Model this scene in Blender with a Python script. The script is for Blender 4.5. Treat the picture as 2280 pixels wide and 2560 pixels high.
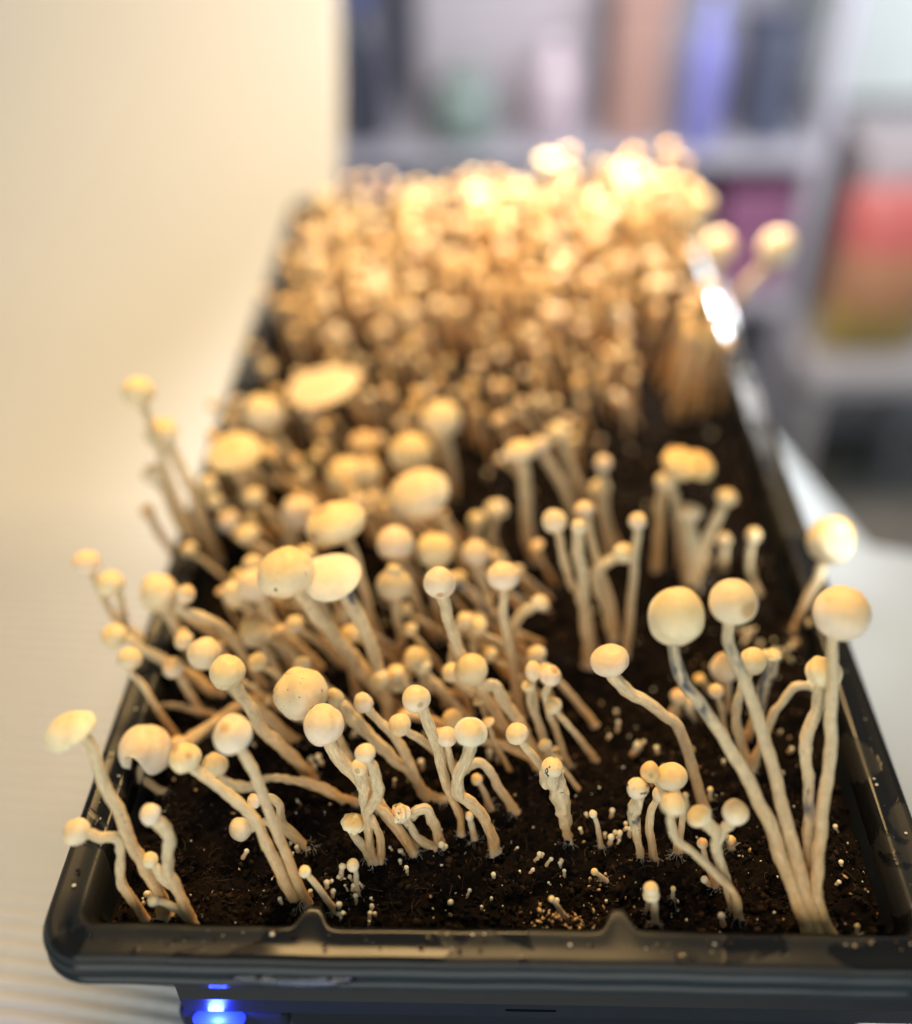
import bpy, math, random
import numpy as np
from mathutils import Vector, Matrix

# ------------------------------------------------------------------ scene, camera, light
sc = bpy.context.scene
for o in list(bpy.data.objects):
    bpy.data.objects.remove(o)
COL = sc.collection
sc.render.engine = 'CYCLES'
sc.cycles.use_denoising = True
sc.cycles.max_bounces = 8
sc.cycles.transparent_max_bounces = 8
sc.cycles.caustics_reflective = False
sc.cycles.caustics_refractive = False
sc.cycles.sample_clamp_indirect = 6.0
sc.view_settings.view_transform = 'Standard'
sc.view_settings.look = 'None'
sc.view_settings.gamma = 1.0
sc.view_settings.use_curve_mapping = False
sc.view_settings.exposure = 0.6

PITCH, YAW, ROLL = 0.69952165, -0.03773635, -0.02040766
cam = bpy.data.cameras.new('camera')
cam.sensor_fit = 'HORIZONTAL'
cam.sensor_width = 36.0
cam.lens = 36.0 * 2600.0 / 2280.0
cam.clip_start = 0.01
cam.clip_end = 50.0
cam.dof.use_dof = True
cam.dof.focus_distance = 0.345
cam.dof.aperture_fstop = cam.lens / 1000.0 / 0.020
cam_ob = bpy.data.objects.new('camera', cam)
COL.objects.link(cam_ob)
_f = Vector((math.cos(PITCH) * math.sin(YAW), math.cos(PITCH) * math.cos(YAW), -math.sin(PITCH)))
_r = Vector((math.cos(YAW), -math.sin(YAW), 0.0))
_u = _r.cross(_f)
_r2 = _r * math.cos(ROLL) + _u * math.sin(ROLL)
_u2 = -_r * math.sin(ROLL) + _u * math.cos(ROLL)
cam_ob.matrix_world = Matrix(((_r2.x, _u2.x, -_f.x, -0.002875), (_r2.y, _u2.y, -_f.y, -0.150244),
                              (_r2.z, _u2.z, -_f.z, 0.303353), (0, 0, 0, 1)))
sc.camera = cam_ob

world = bpy.data.worlds.new('World')
sc.world = world
world.use_nodes = True
bgn = world.node_tree.nodes['Background']
bgn.inputs['Color'].default_value = (0.66, 0.87, 1.0, 1)
bgn.inputs['Strength'].default_value = 0.25


def area(name, loc, target, size, size_y, energy, color):
    l = bpy.data.lights.new(name, 'AREA')
    l.shape = 'RECTANGLE'
    l.size, l.size_y, l.energy, l.color = size, size_y, energy, color
    o = bpy.data.objects.new(name, l)
    COL.objects.link(o)
    o.location = loc
    o.rotation_euler = (Vector(target) - Vector(loc)).to_track_quat('-Z', 'Y').to_euler()
    return o


# warm grow lamp above the tray, cool daylight from the camera side, bright white lamp at the far right
area('warm_grow_lamp', (-0.02, 0.60, 0.66), (0.0, 0.16, 0.0), 0.42, 0.26, 7.8, (1.0, 0.65, 0.27))
area('cool_room_light', (-0.10, -0.95, 0.30), (0.0, 0.2, 0.0), 1.2, 0.7, 6.4, (1.0, 0.96, 0.88))


def spot(name, loc, target, energy, cone, color=(0.97, 0.98, 1.0)):
    l = bpy.data.lights.new(name, 'SPOT')
    l.energy, l.color, l.spot_size, l.spot_blend, l.shadow_soft_size = energy, color, math.radians(cone), 0.6, 0.02
    o = bpy.data.objects.new(name, l)
    COL.objects.link(o)
    o.location = loc
    o.rotation_euler = (Vector(target) - Vector(loc)).to_track_quat('-Z', 'Y').to_euler()


rear = area('white_rear_strip', (0.05, 0.72, 0.33), (0.04, 0.52, 0.04), 0.24, 0.04, 1.0, (1.0, 0.98, 0.95))
rear.data.spread = math.radians(44)
spot('white_rear_spot', (0.42, 1.05, 0.26), (0.135, 0.46, 0.03), 38.0, 12)
spot('added_side_spot', (0.45, -0.05, 0.45), (0.136, 0.168, 0.022), 48.0, 3.4)  # added narrow lamp that whitens one cap at the right rim
area('added_shelf_light', (0.35, 0.70, 0.36), (0.35, 1.50, 0.04), 0.7, 0.2, 7.0, (0.93, 0.95, 1.0))  # unseen lamp added to brighten the shelf

# ------------------------------------------------------------------ helpers
rnd = random.Random(11)
nrs = np.random.RandomState(7)


def tag(o, label, cat, group=None):
    o['label'] = label
    o['category'] = cat
    if group:
        o['group'] = group
    return o


def empty(name, loc):
    o = bpy.data.objects.new(name, None)
    COL.objects.link(o)
    o.location = loc
    o.empty_display_size = 0.005
    return o


def mesh(name, verts, faces, mat, parent=None, col=None, sv=None, smooth=True):
    verts = np.asarray(verts, dtype=np.float32)
    me = bpy.data.meshes.new(name)
    if isinstance(faces, np.ndarray):
        n, k = faces.shape
        me.vertices.add(len(verts))
        me.vertices.foreach_set('co', verts.ravel())
        me.loops.add(n * k)
        me.loops.foreach_set('vertex_index', faces.astype(np.int32).ravel())
        me.polygons.add(n)
        me.polygons.foreach_set('loop_start', np.arange(0, n * k, k, dtype=np.int32))
        me.update(calc_edges=True)
        me.validate()
    else:
        me.from_pydata([tuple(map(float, v)) for v in verts], [], [tuple(int(i) for i in f) for f in faces])
        me.update()
    if smooth:
        me.polygons.foreach_set('use_smooth', np.ones(len(me.polygons), dtype=bool))
    if col is not None:
        a = me.attributes.new('col', 'FLOAT_COLOR', 'POINT')
        a.data.foreach_set('color', np.asarray(col, dtype=np.float32).ravel())
    if sv is not None:
        a = me.attributes.new('sv', 'FLOAT_VECTOR', 'POINT')
        a.data.foreach_set('vector', np.asarray(sv, dtype=np.float32).ravel())
    me.materials.append(mat)
    o = bpy.data.objects.new(name, me)
    COL.objects.link(o)
    if parent is not None:
        o.parent = parent
    return o


def new_mat(name):
    m = bpy.data.materials.new(name)
    m.use_nodes = True
    nt = m.node_tree
    b = nt.nodes['Principled BSDF']
    return m, nt, b, nt.nodes, nt.links


def plain(name, color, rough=0.5, noise=0.08, scale=30.0, spec=0.5):
    m, nt, b, N, L = new_mat(name)
    tc = N.new('ShaderNodeTexCoord')
    nz = N.new('ShaderNodeTexNoise')
    nz.inputs['Scale'].default_value = scale
    nz.inputs['Detail'].default_value = 5
    L.new(tc.outputs['Object'], nz.inputs['Vector'])
    mx = N.new('ShaderNodeMix')
    mx.data_type = 'RGBA'
    c = color
    mx.inputs['A'].default_value = (c[0] * (1 - noise), c[1] * (1 - noise), c[2] * (1 - noise), 1)
    mx.inputs['B'].default_value = (min(1, c[0] * (1 + noise)), min(1, c[1] * (1 + noise)), min(1, c[2] * (1 + noise)), 1)
    L.new(nz.outputs['Fac'], mx.inputs['Factor'])
    L.new(mx.outputs['Result'], b.inputs['Base Color'])
    b.inputs['Roughness'].default_value = rough
    b.inputs['Specular IOR Level'].default_value = spec
    return m


def math_node(N, L, op, a, b=None, clamp=False):
    n = N.new('ShaderNodeMath')
    n.operation = op
    n.use_clamp = clamp
    for i, v in enumerate((a, b)):
        if v is None:
            continue
        if isinstance(v, (int, float)):
            n.inputs[i].default_value = v
        else:
            L.new(v, n.inputs[i])
    return n.outputs[0]


def mushroom_material(name, stem):
    m, nt, b, N, L = new_mat(name)
    at = N.new('ShaderNodeAttribute')
    at.attribute_name = 'col'
    tc = N.new('ShaderNodeTexCoord')
    oi = N.new('ShaderNodeObjectInfo')
    # slow mottling in value
    n1 = N.new('ShaderNodeTexNoise')
    n1.inputs['Scale'].default_value = 260.0
    n1.inputs['Detail'].default_value = 6
    n1.inputs['Roughness'].default_value = 0.65
    L.new(tc.outputs['Object'], n1.inputs['Vector'])
    mr = N.new('ShaderNodeMapRange')
    mr.inputs['From Min'].default_value = 0.3
    mr.inputs['From Max'].default_value = 0.7
    mr.inputs['To Min'].default_value = 0.88 if not stem else 0.8
    mr.inputs['To Max'].default_value = 1.04
    L.new(n1.outputs['Fac'], mr.inputs['Value'])
    vm = N.new('ShaderNodeVectorMath')
    vm.operation = 'SCALE'
    L.new(at.outputs['Color'], vm.inputs[0])
    L.new(mr.outputs['Result'], vm.inputs['Scale'])
    col = vm.outputs['Vector']
    if stem:
        sva = N.new('ShaderNodeAttribute')
        sva.attribute_name = 'sv'
        mpa = N.new('ShaderNodeMapping')
        mpa.inputs['Scale'].default_value = (3.2, 3.2, 0.30)
        L.new(sva.outputs['Vector'], mpa.inputs['Vector'])
        nfa = N.new('ShaderNodeTexNoise')
        nfa.inputs['Scale'].default_value = 1.0
        nfa.inputs['Detail'].default_value = 5
        nfa.inputs['Roughness'].default_value = 0.7
        L.new(mpa.outputs['Vector'], nfa.inputs['Vector'])
        mra = N.new('ShaderNodeMapRange')
        mra.inputs['From Min'].default_value = 0.3
        mra.inputs['From Max'].default_value = 0.7
        mra.inputs['To Min'].default_value = 0.64
        mra.inputs['To Max'].default_value = 1.06
        L.new(nfa.outputs['Fac'], mra.inputs['Value'])
        vm2 = N.new('ShaderNodeVectorMath')
        vm2.operation = 'SCALE'
        L.new(col, vm2.inputs[0])
        L.new(mra.outputs['Result'], vm2.inputs['Scale'])
        col = vm2.outputs['Vector']
    # fine soil flecks, amount carried in alpha
    n2 = N.new('ShaderNodeTexNoise')
    n2.inputs['Scale'].default_value = 420.0
    n2.inputs['Detail'].default_value = 4
    n2.inputs['Distortion'].default_value = 1.2
    L.new(tc.outputs['Object'], n2.inputs['Vector'])
    th = math_node(N, L, 'MULTIPLY', at.outputs['Alpha'], 0.085)
    th = math_node(N, L, 'SUBTRACT', 0.765, th)
    d = math_node(N, L, 'SUBTRACT', n2.outputs['Fac'], th)
    d = math_node(N, L, 'MULTIPLY', d, 25.0, True)
    mx = N.new('ShaderNodeMix')
    mx.data_type = 'RGBA'
    L.new(d, mx.inputs['Factor'])
    L.new(col, mx.inputs['A'])
    mx.inputs['B'].default_value = (0.06, 0.045, 0.03, 1)
    L.new(mx.outputs['Result'], b.inputs['Base Color'])
    b.inputs['Roughness'].default_value = 0.50
    b.inputs['Specular IOR Level'].default_value = 0.35
    b.inputs['Subsurface Weight'].default_value = 0.45
    b.inputs['Subsurface Radius'].default_value = (1.0, 0.62, 0.32)
    b.inputs['Subsurface Scale'].default_value = 0.0026
    # relief
    bp = N.new('ShaderNodeBump')
    if stem:
        sv = N.new('ShaderNodeAttribute')
        sv.attribute_name = 'sv'
        mp = N.new('ShaderNodeMapping')
        mp.inputs['Scale'].default_value = (5.0, 5.0, 0.22)
        L.new(sv.outputs['Vector'], mp.inputs['Vector'])
        nf = N.new('ShaderNodeTexNoise')
        nf.inputs['Scale'].default_value = 1.0
        nf.inputs['Detail'].default_value = 4
        L.new(mp.outputs['Vector'], nf.inputs['Vector'])
        ns = N.new('ShaderNodeTexNoise')
        ns.inputs['Scale'].default_value = 1700.0
        ns.inputs['Detail'].default_value = 3
        L.new(tc.outputs['Object'], ns.inputs['Vector'])
        hsum = math_node(N, L, 'ADD', nf.outputs['Fac'], math_node(N, L, 'MULTIPLY', ns.outputs['Fac'], 0.55))
        L.new(hsum, bp.inputs['Height'])
        bp.inputs['Strength'].default_value = 0.8
        bp.inputs['Distance'].default_value = 0.0006
    else:
        ns = N.new('ShaderNodeTexNoise')
        ns.inputs['Scale'].default_value = 900.0
        ns.inputs['Detail'].default_value = 5
        L.new(tc.outputs['Object'], ns.inputs['Vector'])
        L.new(ns.outputs['Fac'], bp.inputs['Height'])
        bp.inputs['Strength'].default_value = 0.35
        bp.inputs['Distance'].default_value = 0.0004
    L.new(bp.outputs['Normal'], b.inputs['Normal'])
    return m


M_CAP = mushroom_material('mushroom_cap_flesh', False)
M_STEM = mushroom_material('mushroom_stem_flesh', True)


def attr_material(name, rough, spec, bump_scale=None, bump=0.4, dist=0.0006):
    m, nt, b, N, L = new_mat(name)
    at = N.new('ShaderNodeAttribute')
    at.attribute_name = 'col'
    L.new(at.outputs['Color'], b.inputs['Base Color'])
    b.inputs['Roughness'].default_value = rough
    b.inputs['Specular IOR Level'].default_value = spec
    if bump_scale:
        tc = N.new('ShaderNodeTexCoord')
        ns = N.new('ShaderNodeTexNoise')
        ns.inputs['Scale'].default_value = bump_scale
        ns.inputs['Detail'].default_value = 6
        L.new(tc.outputs['Object'], ns.inputs['Vector'])
        bp = N.new('ShaderNodeBump')
        bp.inputs['Strength'].default_value = bump
        bp.inputs['Distance'].default_value = dist
        L.new(ns.outputs['Fac'], bp.inputs['Height'])
        L.new(bp.outputs['Normal'], b.inputs['Normal'])
    return m


M_SOIL = attr_material('moist_peat_soil', 0.95, 0.08, 1400.0, 0.9, 0.0012)
M_CRUMB = attr_material('soil_crumb', 0.9, 0.1, 2500.0, 0.6, 0.0003)
M_FLECK = attr_material('vermiculite', 0.3, 0.6)


def plastic_material():
    """black tray plastic: dull dried film in places, wet and smooth in others"""
    m, nt, b, N, L = new_mat('black_tray_plastic')
    tc = N.new('ShaderNodeTexCoord')
    n1 = N.new('ShaderNodeTexNoise')
    n1.inputs['Scale'].default_value = 26.0
    n1.inputs['Detail'].default_value = 5
    n1.inputs['Distortion'].default_value = 0.9
    L.new(tc.outputs['Object'], n1.inputs['Vector'])
    wet = N.new('ShaderNodeMapRange')
    wet.interpolation_type = 'SMOOTHSTEP'
    wet.inputs['From Min'].default_value = 0.47
    wet.inputs['From Max'].default_value = 0.50
    L.new(n1.outputs['Fac'], wet.inputs['Value'])
    n2 = N.new('ShaderNodeTexNoise')
    n2.inputs['Scale'].default_value = 900.0
    n2.inputs['Detail'].default_value = 2
    L.new(tc.outputs['Object'], n2.inputs['Vector'])
    mx = N.new('ShaderNodeMix')
    mx.data_type = 'RGBA'
    mx.inputs['A'].default_value = (0.020, 0.019, 0.016, 1)
    mx.inputs['B'].default_value = (0.007, 0.007, 0.007, 1)
    L.new(wet.outputs['Result'], mx.inputs['Factor'])
    L.new(mx.outputs['Result'], b.inputs['Base Color'])
    r = math_node(N, L, 'MULTIPLY', wet.outputs['Result'], -0.22)
    r = math_node(N, L, 'ADD', r, 0.40)
    L.new(r, b.inputs['Roughness'])
    b.inputs['Specular IOR Level'].default_value = 0.20
    hs = math_node(N, L, 'MULTIPLY', n2.outputs['Fac'], 0.06)
    hs = math_node(N, L, 'ADD', hs, math_node(N, L, 'MULTIPLY', wet.outputs['Result'], 0.5))
    bp = N.new('ShaderNodeBump')
    bp.inputs['Strength'].default_value = 0.5
    bp.inputs['Distance'].default_value = 0.0004
    L.new(hs, bp.inputs['Height'])
    L.new(bp.outputs['Normal'], b.inputs['Normal'])
    return m


M_TRAY = plastic_material()
M_LIP = plain('black_lip_plastic', (0.009, 0.016, 0.019), 0.20, 0.3, 60.0, 0.24)  # base tinted teal to carry the lip's reflections
M_STAND = plain('black_stand_plastic', (0.010, 0.012, 0.014), 0.38, 0.2, 80.0, 0.18)

# ------------------------------------------------------------------ noise on arrays
_tab = nrs.rand(256, 256)


def vnoise(x, y, seed=0):
    x = np.asarray(x) + seed * 17.31
    y = np.asarray(y) + seed * 9.77
    xi = np.floor(x).astype(int)
    yi = np.floor(y).astype(int)
    fx = x - xi
    fy = y - yi
    fx = fx * fx * (3 - 2 * fx)
    fy = fy * fy * (3 - 2 * fy)
    g = lambda a, b: _tab[a % 256, b % 256]
    return (g(xi, yi) * (1 - fx) + g(xi + 1, yi) * fx) * (1 - fy) + (g(xi, yi + 1) * (1 - fx) + g(xi + 1, yi + 1) * fx) * fy


def fbm(x, y, oct=4, seed=0):
    s = 0
    a = 0.5
    for i in range(oct):
        s = s + a * (vnoise(x, y, seed + i) - 0.5)
        x = np.asarray(x) * 2.03
        y = np.asarray(y) * 2.03
        a *= 0.55
    return s


SOIL = -0.011


def soil_z(x, y):
    x = np.asarray(x, dtype=float)
    y = np.asarray(y, dtype=float)
    h = 0.0075 * fbm(x / 0.028, y / 0.028, 3, 1) + 0.0085 * fbm(x / 0.0062, y / 0.0062, 4, 5)
    h = h + 0.0045 * np.maximum(0, fbm(x / 0.0026, y / 0.0026, 3, 9))
    edge = np.clip((0.13 - np.abs(x)) / 0.012, 0, 1)
    edge = np.minimum(edge, np.clip((y - 0.010) / 0.010, 0, 1))
    return SOIL - 0.0012 + h * (0.35 + 0.65 * edge) - 0.0015 * (1 - edge)


# ------------------------------------------------------------------ setting
def box(name, x0, x1, y0, y1, z0, z1, mat, parent=None, bev=0.004, seg=2):
    import bmesh
    bm = bmesh.new()
    bmesh.ops.create_cube(bm, size=1.0)
    for v in bm.verts:
        v.co = Vector(((x0 + x1) / 2 + v.co.x * (x1 - x0), (y0 + y1) / 2 + v.co.y * (y1 - y0), (z0 + z1) / 2 + v.co.z * (z1 - z0)))
    if bev:
        bmesh.ops.bevel(bm, geom=list(bm.edges), offset=bev, segments=seg, affect='EDGES', profile=0.5)
    me = bpy.data.meshes.new(name)
    bm.to_mesh(me)
    bm.free()
    me.materials.append(mat)
    o = bpy.data.objects.new(name, me)
    COL.objects.link(o)
    if parent is not None:
        o.parent = parent
    return o


def lathe(name, prof, loc, mat, parent=None, n=24):
    v = []
    f = []
    for r, z in prof:
        for i in range(n):
            a = 2 * math.pi * i / n
            v.append((loc[0] + r * math.cos(a), loc[1] + r * math.sin(a), loc[2] + z))
    for j in range(len(prof) - 1):
        for i in range(n):
            f.append((j * n + i, j * n + (i + 1) % n, (j + 1) * n + (i + 1) % n, (j + 1) * n + i))
    f.append(tuple(range(n - 1, -1, -1)))
    f.append(tuple((len(prof) - 1) * n + i for i in range(n)))
    return mesh(name, v, f, mat, parent)


TABLE = -0.13
fl = box('floor', -3, 4, -2, 3.2, -0.90, -0.85, plain('grey_brown_floor', (0.26, 0.235, 0.20), 0.6, 0.15, 6.0), bev=0)
fl['kind'] = 'structure'
wl = box('wall', -3, 4, 2.6, 2.7, -0.85, 2.2, plain('grey_wall_paint', (0.50, 0.49, 0.52), 0.8, 0.05, 4.0), bev=0)
wl['kind'] = 'structure'


def ribbed_sheet():
    """white ribbed plastic sheet: lies on the table left of the tray and sweeps up behind it"""
    prof = []
    y = -0.55
    while y < 0.36:
        prof.append((y, TABLE + 0.004))
        y += 0.0012
    R = 0.40
    for i in range(1, 61):
        a = math.pi / 2 * i / 60
        prof.append((0.36 + R * math.sin(a), TABLE + 0.004 + R * (1 - math.cos(a))))
    for i in range(1, 12):
        prof.append((0.76 + 0.004 * i, TABLE + 0.004 + R + 0.09 * i))
    xs = np.concatenate([np.linspace(-1.3, -0.36, 16)[:-1], np.linspace(-0.36, -0.148, 30)])
    V = []
    for (py, pz) in prof:
        fade = max(0.0, min(1.0, (0.42 - py) / 0.12))
        xr = -0.148 + 0.043 * max(0.0, min(1.0, (0.36 - py) / 0.10))
        if py > 0.60:
            xr += 0.030 * min(1.0, (py - 0.60) / 0.02)
        for x in xs:
            if x > -0.36:
                x = -0.36 + (x + 0.36) * (xr + 0.36) / (-0.148 + 0.36)
            ph = (py + 0.10 * (x + 0.2) + 0.35 * (x + 0.2) ** 2) / 0.0072
            w = 0.0015 * fade * math.sin(2 * math.pi * ph)
            big = 0.010 * float(fbm(x * 3.1, py * 3.3, 2, 3))
            V.append((x, py, pz + w + big * 0.6))
    n = len(xs)
    m = len(prof)
    ii, jj = np.meshgrid(np.arange(m - 1), np.arange(n - 1), indexing='ij')
    a = (ii * n + jj).ravel()
    F = np.stack([a, a + 1, a + n + 1, a + n], 1)
    mt = plain('cream_white_sheet', (0.47, 0.475, 0.465), 0.6, 0.05, 5.0, 0.3)
    o = mesh('ribbed_sheet', V, F, mt)
    s = o.modifiers.new('thickness', 'SOLIDIFY')
    s.thickness = 0.003
    s.offset = -1
    return o


tag(ribbed_sheet(), 'cream white ribbed plastic sheet sweeping up like a wall left of the tray', 'plastic sheet')

M_TABLE = plain('pale_table_laminate', (0.27, 0.32, 0.38), 0.5, 0.05, 8.0)
tb = empty('table', (0, 0, TABLE))
tag(tb, 'pale white table top under the tray, its edge showing at the right', 'table')


def slab(name, poly, z0, z1, mat, parent):
    n = len(poly)
    v = [(x, y, z1) for x, y in poly] + [(x, y, z0) for x, y in poly]
    f = [tuple(range(n)), tuple(range(2 * n - 1, n - 1, -1))]
    for i in range(n):
        j = (i + 1) % n
        f.append((j, i, n + i, n + j))
    o = mesh(name, v, f, mat, parent, smooth=False)
    b = o.modifiers.new('edge', 'BEVEL')
    b.width = 0.004
    b.segments = 3
    return o


slab('table_top', [(-1.2, -0.5), (0.62, -0.5), (0.62, 0.24), (0.235, 0.335), (0.15, 0.62), (-0.15, 0.62), (-1.2, 0.62)], -0.03, 0.0, M_TABLE, tb)
for lx, ly in ((-1.1, -0.4), (-1.1, 0.52), (0.52, -0.4), (0.1, 0.52)):
    box('leg', lx - 0.02, lx + 0.02, ly - 0.02, ly + 0.02, -0.72, -0.03, M_TABLE, tb, 0.003)

# far shelf with household clutter, and cabinets to its right
M_SHELF = plain('grey_shelf', (0.46, 0.45, 0.52), 0.5, 0.08, 9.0)
sh = empty('shelf_unit', (0.12, 1.45, -0.85))
tag(sh, 'blurred grey open shelf unit far behind the tray', 'shelf')


def shelf_part(name, x0, x1, y0, y1, z0, z1):
    return box(name, x0 - 0.12, x1 - 0.12, y0 - 1.45, y1 - 1.45, z0 + 0.85, z1 + 0.85, M_SHELF, sh, 0.003)


for z in (-0.80, -0.455, -0.235, 0.10):
    shelf_part('shelf_board', -0.235, 0.445, 1.24, 1.58, z - 0.018, z)
for x in (-0.25, 0.447):
    for y in (1.25, 1.57):
        shelf_part('post', x - 0.012, x + 0.012, y - 0.012, y + 0.012, -0.85, 0.25)
shelf_part('back_panel', -0.235, 0.445, 1.582, 1.592, -0.80, 0.22)


def lidded_box(label, color, x0, x1, y0, y1, z0, z1, rough=0.5):
    o = empty('storage_box', ((x0 + x1) / 2, (y0 + y1) / 2, z0))
    cx, cy = (x0 + x1) / 2, (y0 + y1) / 2
    color = tuple(0.85 * c + 0.04 for c in color)
    m = plain('box_paint', color, rough, 0.10, 14.0)
    h = z1 - z0
    box('body', x0 - cx, x1 - cx, y0 - cy, y1 - cy, 0, h * 0.82, m, o, 0.005)
    box('lid', x0 - cx - 0.004, x1 - cx + 0.004, y0 - cy - 0.004, y1 - cy + 0.004, h * 0.825, h, m, o, 0.005)
    tag(o, label, 'box')
    return o


def bottle(label, color, capcol, x, y, z0, z1, r):
    o = empty('bottle', (x, y, z0))
    h = z1 - z0
    color = tuple(0.85 * c + 0.04 for c in color)
    m = plain('bottle_plastic', color, 0.3, 0.08, 14.0)
    lathe('body', [(r * 0.85, 0), (r, 0.01), (r, h * 0.62), (r * 0.9, h * 0.72), (r * 0.45, h * 0.82), (r * 0.42, h * 0.88)], (0, 0, 0), m, o)
    lathe('cap', [(r * 0.5, h * 0.87), (r * 0.52, h * 0.88), (r * 0.5, h * 0.99), (r * 0.4, h)], (0, 0, 0), plain('cap_plastic', capcol, 0.4), o)
    tag(o, label, 'bottle')
    return o


Z1, Z2 = -0.455, -0.235
lidded_box('wide lilac grey box blurred on the upper shelf', (0.50, 0.45, 0.50), -0.10, 0.145, 1.36, 1.50, Z2, -0.01)
bottle('dark navy bottle blurred at the left end of the upper shelf', (0.03, 0.035, 0.07), (0.05, 0.07, 0.30), -0.170, 1.30, Z2, -0.03, 0.030)
lidded_box('vivid blue box blurred at the left end of the lower shelf', (0.06, 0.07, 0.42), -0.205, -0.125, 1.27, 1.40, Z1, Z1 + 0.17)
bottle('grey green jar blurred in front of the lilac box', (0.22, 0.30, 0.28), (0.30, 0.36, 0.34), -0.035, 1.29, Z2, -0.13, 0.045)
bottle('pale pink bottle blurred right of the grey green jar', (0.62, 0.50, 0.58), (0.66, 0.56, 0.66), 0.085, 1.29, Z2, -0.10, 0.034)
lidded_box('long mid grey box blurred on the lower shelf', (0.27, 0.28, 0.31), -0.10, 0.215, 1.27, 1.48, Z1, Z1 + 0.19)
lidded_box('reddish brown carton blurred on the upper shelf', (0.40, 0.22, 0.18), 0.160, 0.232, 1.27, 1.40, Z2, -0.02)
bottle('tall violet blue bottle blurred on the upper shelf', (0.22, 0.22, 0.62), (0.30, 0.30, 0.70), 0.283, 1.27, Z2, -0.045, 0.026)
lidded_box('dark navy box blurred at the right end of the upper shelf', (0.035, 0.045, 0.10), 0.345, 0.405, 1.27, 1.38, Z2, -0.09)
lidded_box('magenta purple box blurred at the right end of the lower shelf', (0.30, 0.09, 0.22), 0.335, 0.440, 1.27, 1.40, Z1, Z1 + 0.15)
bottle('dull violet bottle blurred on the lower shelf', (0.14, 0.10, 0.24), (0.2, 0.15, 0.35), 0.285, 1.28, Z1, Z1 + 0.16, 0.032)


def cabinet(label, color, x0, x1, y0, y1, z0, z1):
    o = empty('cabinet', ((x0 + x1) / 2, (y0 + y1) / 2, z0))
    cx, cy = (x0 + x1) / 2, (y0 + y1) / 2
    m = plain('cabinet_paint', color, 0.45, 0.04, 5.0)
    box('body', x0 - cx, x1 - cx, y0 - cy + 0.02, y1 - cy, 0, z1 - z0, m, o, 0.004)
    xm = 0
    for a, b in ((x0 - cx + 0.003, xm - 0.002), (xm + 0.002, x1 - cx - 0.003)):
        d = box('door', a, b, y0 - cy, y0 - cy + 0.018, 0.006, z1 - z0 - 0.006, m, o, 0.003)
        box('handle', (b if a < xm - 0.01 else a) - 0.006 + (-0.03 if a < xm - 0.01 else 0.03), (b if a < xm - 0.01 else a) + 0.006 + (-0.03 if a < xm - 0.01 else 0.03),
            y0 - cy - 0.02, y0 - cy - 0.001, (z1 - z0) * 0.4, (z1 - z0) * 0.6, M_SHELF, d, 0.002)
    tag(o, label, 'cabinet')
    return o


cabinet('pale white wall cabinet blurred in the upper right', (0.66, 0.71, 0.70), 0.475, 1.25, 1.42, 1.80, -0.232, 0.55)
cabinet('mid grey floor cabinet blurred at the right', (0.36, 0.34, 0.36), 0.465, 1.25, 1.38, 1.80, -0.80, -0.236)
box_pl = box('plinth', 0.48, 1.24, 1.44, 1.78, -0.849, -0.801, plain('plinth_black', (0.03, 0.03, 0.03), 0.6), None, 0.002)
tag(box_pl, 'dark recessed plinth under the grey floor cabinet', 'plinth')


def bag(label, x, y, z0, w, h, d):
    """standing crisp-packet style bag in three colour bands"""
    o = empty('snack_bag', (x, y, z0))
    cols = [(0.40, 0.28, 0.07), (0.45, 0.22, 0.12), (0.46, 0.11, 0.10)]
    nz, nx = 18, 16
    for b in range(3):
        V = []
        F = []
        for side in (-1, 1):
            off = len(V)
            for j in range(7):
                t = (b + j / 6) / 3
                th = d * (math.sin(math.pi * min(1, t * 1.02)) ** 0.6 + 0.02) * (1 if t > 0.1 else 1)
                for i in range(nx + 1):
                    u = i / nx * 2 - 1
                    V.append((u * w / 2, side * th / 2 * (1 - u ** 4) + 0.004 * math.sin(9 * u + 7 * t), t * h))
            for j in range(6):
                for i in range(nx):
                    a = off + j * (nx + 1) + i
                    F.append((a, a + 1, a + nx + 2, a + nx + 1) if side < 0 else (a + 1, a, a + nx + 1, a + nx + 2))
        mesh(('lower_panel', 'middle_panel', 'top_panel')[b], V, F, plain('bag_film', cols[b], 0.35, 0.25, 18.0), o)
    tag(o, label, 'bag')


bag('red and yellow packet bag blurred at the right edge', 0.545, 1.17, -0.50, 0.15, 0.25, 0.08)
lidded_box('low dusky rose box blurred behind the red packet bag', (0.42, 0.36, 0.38), 0.50, 0.66, 1.20, 1.34, -0.50, -0.22)
st = empty('side_stool', (0.59, 1.22, -0.85))
tag(st, 'grey stool blurred under the red packet bag at the right', 'stool')
M_STOOL = plain('stool_grey', (0.40, 0.38, 0.40), 0.5)
box('seat', -0.14, 0.14, -0.11, 0.13, 0.315, 0.349, M_STOOL, st, 0.006)
for lx in (-0.12, 0.12):
    for ly in (-0.09, 0.11):
        box('leg', lx - 0.013, lx + 0.013, ly - 0.013, ly + 0.013, 0, 0.315, M_STOOL, st, 0.002)

# ------------------------------------------------------------------ tray
TL, TW = 0.555, 0.28          # outer length and width
NF, NS, NC = 220, 60, 10


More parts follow.
